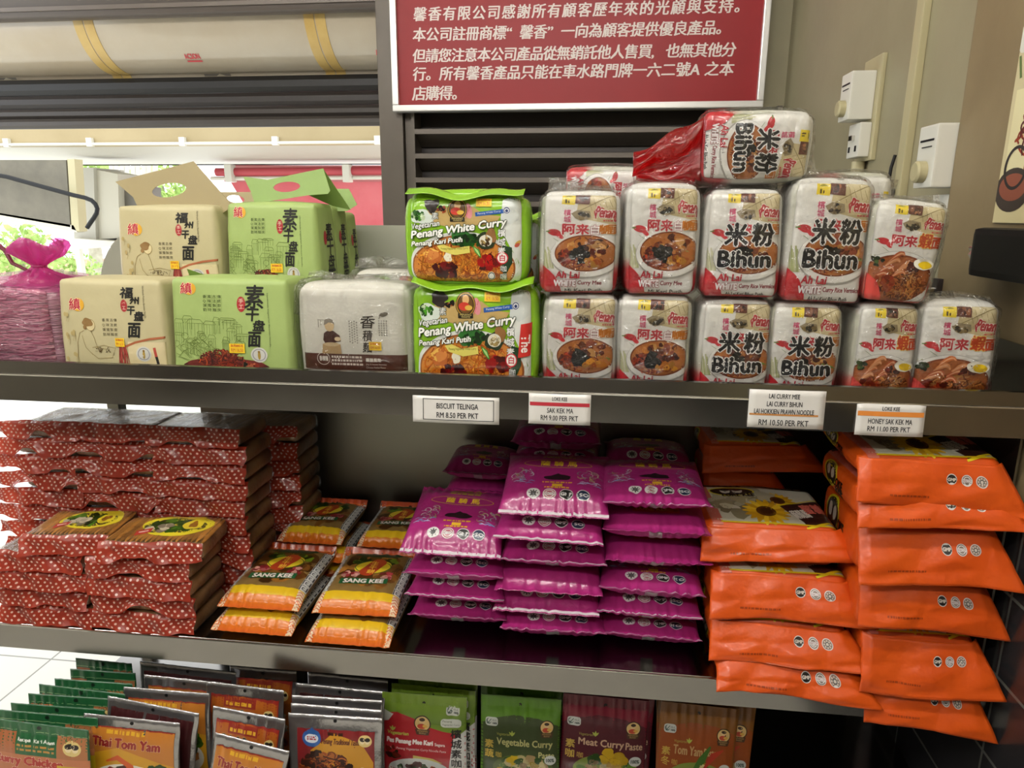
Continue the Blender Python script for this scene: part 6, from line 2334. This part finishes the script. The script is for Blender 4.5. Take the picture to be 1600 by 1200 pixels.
def art_pouch(kind, seed):
    A = Art((0, 0, 165, 195), seed)
    if kind == 'green':
        A.rect(2, 2, 163, 193, '#1f5a33')
        A.rect(0, 16, 165, 17.2, '#8fae7c')
        A.rect(4, 20, 42, 195, '#a8623c')
        A.rect(42, 22, 112, 60, '#1f5a33')
        A.rect(112, 18, 162, 195, '#a5683f')
        A.ell(82, 8, 4, 4, '#0f1a12')
        A.text('Rempah Kari Ayam', 46, 30, 108, 38, '#e2e2da', bold=.5)
        A.smalltext(44, 42, 108, 58, '#b8823c', 2)
        couple(A, 138, 40, 15)
        A.rect(0, 62, 165, 100, '#b8714a')
        A.text('Curry Chicken', 2, 66, 122, 88, '#a8241c', bold=1.4, halo='#ecd9c0', hw=1.6, shear=.08)
        A.text('Paste', 34, 92, 90, 112, '#a8241c', bold=1.3, halo='#ecd9c0', hw=1.6, shear=.08)
        A.rect(112, 76, 163, 195, '#c9a91e')
        A.blobs(84, 150, 70, 40, 60, ['#a85c28', '#c88a44', '#7a3a1a', '#d8b070'], 6, 16)
        A.ell(142, 108, 12, 10, '#e2d8c8')
    elif kind == 'thai':
        A.rect(8, 22, 157, 190, '#b9742a')
        A.rect(8, 22, 157, 24, '#8a2420')
        A.smalltext(40, 27, 106, 35, '#d8a82c', 1, .9)
        A.text('Thai Tom Yam', 16, 42, 134, 60, '#8a1d1c', bold=1.2, halo='#e4cfa8', hw=1.4, shear=.1)
        A.poly([(8, 80), (60, 60), (157, 90), (157, 190), (8, 190)], '#c8931f')
        A.ell(80, 140, 72, 48, '#dcd8cc', 36)
        A.blobs(80, 136, 62, 38, 70, ['#b8501f', '#d88a4a', '#8a2f18', '#e0b884', '#5a7a30'], 6, 15)
        A.line([(40, 90), (60, 80), (84, 96), (90, 120)], 12, '#c8541f', taper=True)
        A.blobs(130, 110, 18, 24, 14, ['#5f8434', '#86a84a'], 6, 11)
    elif kind == 'prawn':
        A.rect(10, 24, 155, 190, '#8e2420')
        A.poly([(12, 30), (80, 24), (153, 32), (153, 188), (12, 188)], '#a85a1c')
        A.rect(40, 27, 108, 46, '#8e2a20')
        A.smalltext(44, 35, 104, 43, '#d8a42a', 1, .9)
        A.text('Fish & Prawn', 28, 50, 120, 68, '#2c1810', bold=1, halo='#d8b880', hw=1.4)
        A.text('Curry Paste', 32, 74, 112, 92, '#2c1810', bold=1, halo='#d8b880', hw=1.4)
        couple(A, 136, 56, 11)
        A.blobs(80, 150, 66, 42, 60, ['#a8542a', '#c87a40', '#7a2f1a', '#d89a68'], 6, 15)
        A.blobs(130, 120, 14, 20, 8, ['#cfc4b4', '#e0d8c8'], 5, 9)
    elif kind == 'trad':
        A.rect(16, 28, 152, 190, '#7a1f22')
        A.poly([(26, 190), (40, 70), (80, 34), (130, 50), (150, 90), (150, 190)], '#c28a22')
        A.ell(42, 46, 17, 17, '#2f5a9c', 22)
        A.ell(42, 46, 12, 9, '#d8dce4', 18)
        A.smalltext(34, 42, 50, 50, '#a82c2c', 2, .7)
        A.poly([(28, 38), (42, 26), (58, 38)], '#24508c')
        A.smalltext(70, 33, 100, 40, '#3a1c10', 1, .8)
        A.text('Penang Traditional Taste', 60, 44, 126, 58, '#5a2412', bold=.4, shear=.3)
        couple(A, 136, 46, 12)
        A.blobs(66, 110, 50, 42, 70, ['#8a4a22', '#a8642c', '#6a3318', '#c48a48', '#d8a868'], 5, 12)
        A.noodles(66, 110, 50, 42, 70, ['#b87a3a', '#d8a868', '#7a4220'], 2.4)
        A.blobs(130, 120, 16, 22, 18, ['#6a8a3a', '#8fae5a', '#dcd8c4'], 5, 10)
        A.smalltext(116, 104, 150, 114, '#3f5a1c', 1, .9)
    elif kind == 'plain':
        A.rect(8, 20, 157, 190, '#3c1517')
        A.rect(8, 20, 157, 22, '#6a3a34')
    elif kind == 'meekari':
        A.rect(0, 0, 165, 195, '#6f8c2c')
        A.grad(0, 0, 165, 60, '#7d9a34', '#5f7c26')
        A.poly([(0, 195), (0, 42), (30, 40), (62, 50), (84, 64), (120, 74), (165, 80), (165, 195)], '#a8222a')
        A.poly([(0, 36), (22, 44), (12, 60), (0, 64)], '#c9ccc4')
        A.poly([(140, 90), (165, 70), (165, 195), (126, 195), (132, 150)], '#cfcfcb')
        A.ell(82, 18, 3.4, 3.6, '#141a0c')
        halal(A, 126, 20)
        A.rect(116, 46, 156, 64, '#cdd0c8', r=7)
        A.text('Penang', 120, 49, 138, 54, '#4a5a3c')
        A.text('Vegetarian Curry', 119, 56, 153, 61, '#4a5a3c')
        lady(A, 80, 60, 17)
        sprout(A, 20, 82)
        A.text('Vegetarian', 10, 82, 52, 92, '#b0b44a', shear=.15, bold=.4)
        A.text('Pes Penang Mee Kari', 8, 98, 100, 112, '#ece4de', bold=.9, shear=.1)
        A.text('Segera', 104, 102, 124, 111, '#e0d0cc', bold=.3)
        A.text('Instant Penang Vegetarian Curry Noodle Paste', 8, 118, 126, 125, '#e4d4d0', shear=.15)
        A.vtext('檳城素咖喱', 146, 68, 22, '#1c1a18', 1.05, bold=.5)
        A.poly([(60, 135), (100, 140), (118, 150), (60, 152)], '#cdc06a')
        A.ell(70, 170, 60, 28, '#d8dcd8', 30)
        A.blobs(70, 174, 46, 20, 40, ['#c88a3a', '#8a3a22', '#5f8434', '#d8a860'], 5, 10)
        A.blobs(18, 130, 14, 14, 14, ['#3a6a2c', '#7a3a1c', '#a8542a'], 4, 8)
    else:
        base, top, ink, t1 = {'veg': ('#34421c', '#55801f', '#b9b478', 'Vegetable Curry'), 'meat': ('#4e1420', '#74182a', '#c9a888', 'Meat Curry'),
                              'tom': ('#8e4415', '#80501a', '#b99a68', 'Tom Yam')}[kind]
        A.rect(0, 0, 165, 195, top)
        A.poly([(0, 195), (0, 62), (24, 48), (70, 38), (120, 42), (165, 58), (165, 195)], base)
        A.ell(82, 18, 3.6, 4, '#140c0c')
        halal(A, 10, 46)
        lady(A, 138, 60, 15)
        sprout(A, 66, 84)
        A.text('Vegetarian', 34, 78, 62, 86, '#a3a04a', shear=.15)
        A.text(t1, 34, 90, {'veg': 150, 'meat': 122, 'tom': 96}[kind], 110, ink, bold=.5)
        if kind == 'veg':
            A.text('Paste', 122, 116, 154, 130, ink, bold=.4)
        else:
            A.text('Paste', {'meat': 126, 'tom': 100}[kind], 92, {'meat': 158, 'tom': 126}[kind], 108, ink, bold=.4)
        A.vtext({'veg': '素蔬', 'meat': '素咖', 'tom': '素冬'}[kind], 18, 96, 20, '#c2a448', 1.1, bold=.4)
        A.vtext('咖', 38, 122, 14, '#c2a448', 1.1)
        A.ell(90, 160, 64, 36, '#4a5a24' if kind == 'veg' else '#7a8a3a', 30)
        A.blobs(92, 160, 56, 34, 50, ['#8fae3a', '#d8c83a', '#c8b89a', '#5f8a2c', '#e0d8b8'], 6, 14)
        if kind == 'tom':
            A.line([(76, 150), (96, 118), (112, 86)], 16, '#3f6a22', taper=True)
            A.line([(100, 140), (120, 106), (140, 92)], 14, '#a8301c', taper=True)
        if kind == 'meat':
            A.blobs(104, 130, 22, 18, 14, ['#d8c020', '#e0cc3c'], 8, 14)
        A.ell(146, 134, 12, 11, '#c9ccc8', 18)
        A.text('100%', 138, 130, 154, 138, '#3a4a44', bold=.4)
    return A


BODYC = {'green': '#1d5230', 'meekari': '#6a8630', 'veg': '#55801f', 'meat': '#6e1828', 'tom': '#7c4c1a'}
PN = {'green': ('curry_paste_pouch', 'green curry chicken paste pouches'), 'meekari': ('noodle_paste_pouch', 'green and red curry noodle paste pouches'), 'veg': ('curry_paste_pouch', 'dark green vegetable curry pouches'),
      'meat': ('curry_paste_pouch', 'dark red meat curry pouches'), 'tom': ('soup_paste_pouch', 'orange tom yam pouches'), 'thai': ('soup_paste_pouch', 'silver pouches with Thai tom yam print'),
      'prawn': ('curry_paste_pouch', 'silver pouches with fish and prawn curry print'), 'trad': ('curry_paste_pouch', 'silver pouches with traditional taste print'), 'plain': ('curry_paste_pouch', 'dark foil pouches')}


def pouch(kind, px0, px1, yt, label, seed, lean=.1, rz=0., ry=0., t_=.015, dz=0., wcap=None):
    rr = random.Random(seed)
    rz += rr.uniform(-.04, .04)
    lean += rr.uniform(-.02, .03)
    xm = (px0 + px1) / 2
    c = atz(xm, yt, ZT + dz)
    Y = c[1]
    w = at(px1, yt + 40, Y)[0] - at(px0, yt + 40, Y)[0]
    h = (ZT + dz - ZL) / math.cos(lean)
    foot = Y - h * math.sin(lean)
    t = thing(PN[kind][0], label, 'pouch', (c[0], foot, ZL + .5 * t_ * math.sin(lean) + .002 + abs(ry) * w / 2), (-lean, ry, rz), PN[kind][1])
    sh = Pillow(w, h, t_, .022, .04, 3.2, .6, .0016, .0018, seed, stand=True, pinch=.012)
    if kind in BODYC:
        cc = lin(BODYC[kind])
        edge = lin('#b9b9b4')

        def cf(UV, V):
            c_ = np.repeat(cc[None], len(V), 0)
            if kind != 'green':
                e = np.abs(UV[:, 0]) > w / 2 * .985
                c_[e] = edge
            return c_
        sh.build('pouch_body', PCH, t, cf, nu=26, nv=30)
    else:
        sh.build('pouch_body', FOIL, t, None, nu=26, nv=30)
        MB().tube([(0, -.0012, h - .011), (0, .0012, h - .011)], .0035, 12).build('hang_hole', M['black'], t)
    art_pouch(kind, seed).build('label_print', sh, t, PCH if kind in BODYC else PRINT, base=.0006)
    return t


for i, (px0, px1, yt, lab) in enumerate(((118, 205, 1034, 'green curry pouch at the very back of the green row'), (112, 210, 1050, 'green curry pouch second from the back of the green row'), (88, 205, 1066, 'green curry pouch third from the back of the green row'),
                                         (60, 195, 1078, 'green curry pouch in the middle of the green row'), (48, 192, 1090, 'green curry pouch with a punched hole, fourth from the front of the green row'),
                                         (20, 160, 1105, 'green curry pouch third from the front of the green row'), (0, 150, 1117, 'green curry pouch second from the front of the green row'),
                                         (-14, 138, 1133, 'frontmost green pouch reading Curry Chicken Paste'))):
    pouch('green', px0, px1, yt, lab, 700 + i, t_=.013)
for i, (kind, px0, px1, yt, lab, ry) in enumerate((('plain', 215, 360, 1046, 'dark foil pouch at the back behind the silver pouches', .05), ('thai', 225, 350, 1062, 'silver pouch third behind the Thai tom yam pouch', 0),
                                               ('thai', 195, 325, 1080, 'silver pouch with orange label behind the Thai tom yam pouch', 0), ('plain', 155, 292, 1108, 'dark glossy pouch tilted over the Thai tom yam pouch', .12),
                                               ('thai', 130, 272, 1126, 'front silver pouch reading Thai Tom Yam beside the green row', .04))):
    pouch(kind, px0, px1, yt, lab, 720 + i, ry=ry)
for i, (kind, px0, px1, yt, lab, ry) in enumerate((('prawn', 360, 462, 1046, 'silver fish and prawn pouch furthest back under the shelf edge', 0), ('prawn', 320, 440, 1074, 'silver pouch reading Fish & Prawn Curry Paste', .02),
                                               ('prawn', 320, 430, 1118, 'smaller silver prawn curry pouch in front of the Fish & Prawn one', .1), ('thai', 308, 420, 1166, 'crumpled silver pouch lowest in the frame before the prawn pouches', .2))):
    pouch(kind, px0, px1, yt, lab, 740 + i, ry=ry)
for i, (kind, px0, px1, yt, lab) in enumerate((('trad', 480, 605, 1058, 'silver traditional taste pouch at the back behind the dark foil ones'), ('plain', 462, 600, 1075, 'dark foil pouch second behind the traditional taste pouch'),
                                               ('plain', 458, 596, 1092, 'dark foil pouch third behind the traditional taste pouch'), ('trad', 456, 595, 1106, 'silver pouch just behind the front traditional taste pouch'),
                                               ('trad', 453, 596, 1120, 'front silver pouch reading Penang Traditional Taste'))):
    pouch(kind, px0, px1, yt, lab, 760 + i)
for i, (kind, px0, px1, yt, lab) in enumerate((('meekari', 622, 745, 1064, 'green noodle paste pouch at the back of its row'), ('meekari', 612, 742, 1075, 'green noodle paste pouch in the middle of its row'),
                                               ('meekari', 598, 728, 1087, 'front green and red pouch reading Pes Penang Mee Kari'))):
    pouch(kind, px0, px1, yt, lab, 780 + i, .06)
for i, (kind, px0, px1, yt, lab) in enumerate((('veg', 752, 880, 1073, 'dark green pouch behind the Vegetable Curry pouch'), ('veg', 752, 876, 1090, 'front dark green pouch reading Vegetable Curry Paste'),
                                               ('meat', 893, 1018, 1084, 'dark red pouch behind the Meat Curry pouch'), ('meat', 876, 1010, 1092, 'front dark red pouch reading Meat Curry Paste'))):
    pouch(kind, px0, px1, yt, lab, 790 + i, .06, ry=.03 if i > 1 else 0)
for i, (px0, px1, yt, lab, rz) in enumerate(((1030, 1172, 1092, 'orange pouch at the back of the tom yam row', .0), (1050, 1176, 1097, 'orange pouch in the middle of the tom yam row', -.06), (1028, 1150, 1104, 'front orange pouch reading Tom Yam', -.02))):
    pouch('tom', px0, px1, yt, lab, 800 + i, .06, ry=.03 - .06 * (i == 0), t_=.008)

# printing, stickers, seals and knobs belong to the part they sit on
ON = {'wrap_seal': ('plastic_wrap',), 'dots_print': ('dotted_flap',), 'flap_print': ('end_flap',), 'lettering': ('panel', 'curved_panel'), 'label': ('curved_panel',), 'picture': ('sheet',),
      'printing': ('card',), 'marking': ('housing',), 'knob': ('housing',), 'rocker': ('plate',), 'pin_hole': ('plate',), 'tie_end': ('tie',), 'noodle_strands': ('noodle_block',), 'hang_hole': ('pouch_body',), 'nut': ('bolt',)}
for k_ in ('label_print', 'side_print', 'price_sticker', 'promotion_tag', 'tape'):
    ON[k_] = ('pack_body', 'bag_body', 'packet', 'pouch_body', 'biscuit_row')
for o in list(bpy.data.objects):
    if o.type != 'EMPTY' or 'category' not in o:
        continue
    kids = list(o.children)
    for c in kids:
        for host in ON.get(c.name.split('.')[0], ()):
            h_ = [q for q in kids if q.name.split('.')[0] == host]
            if h_:
                c.parent = h_[0]
                break
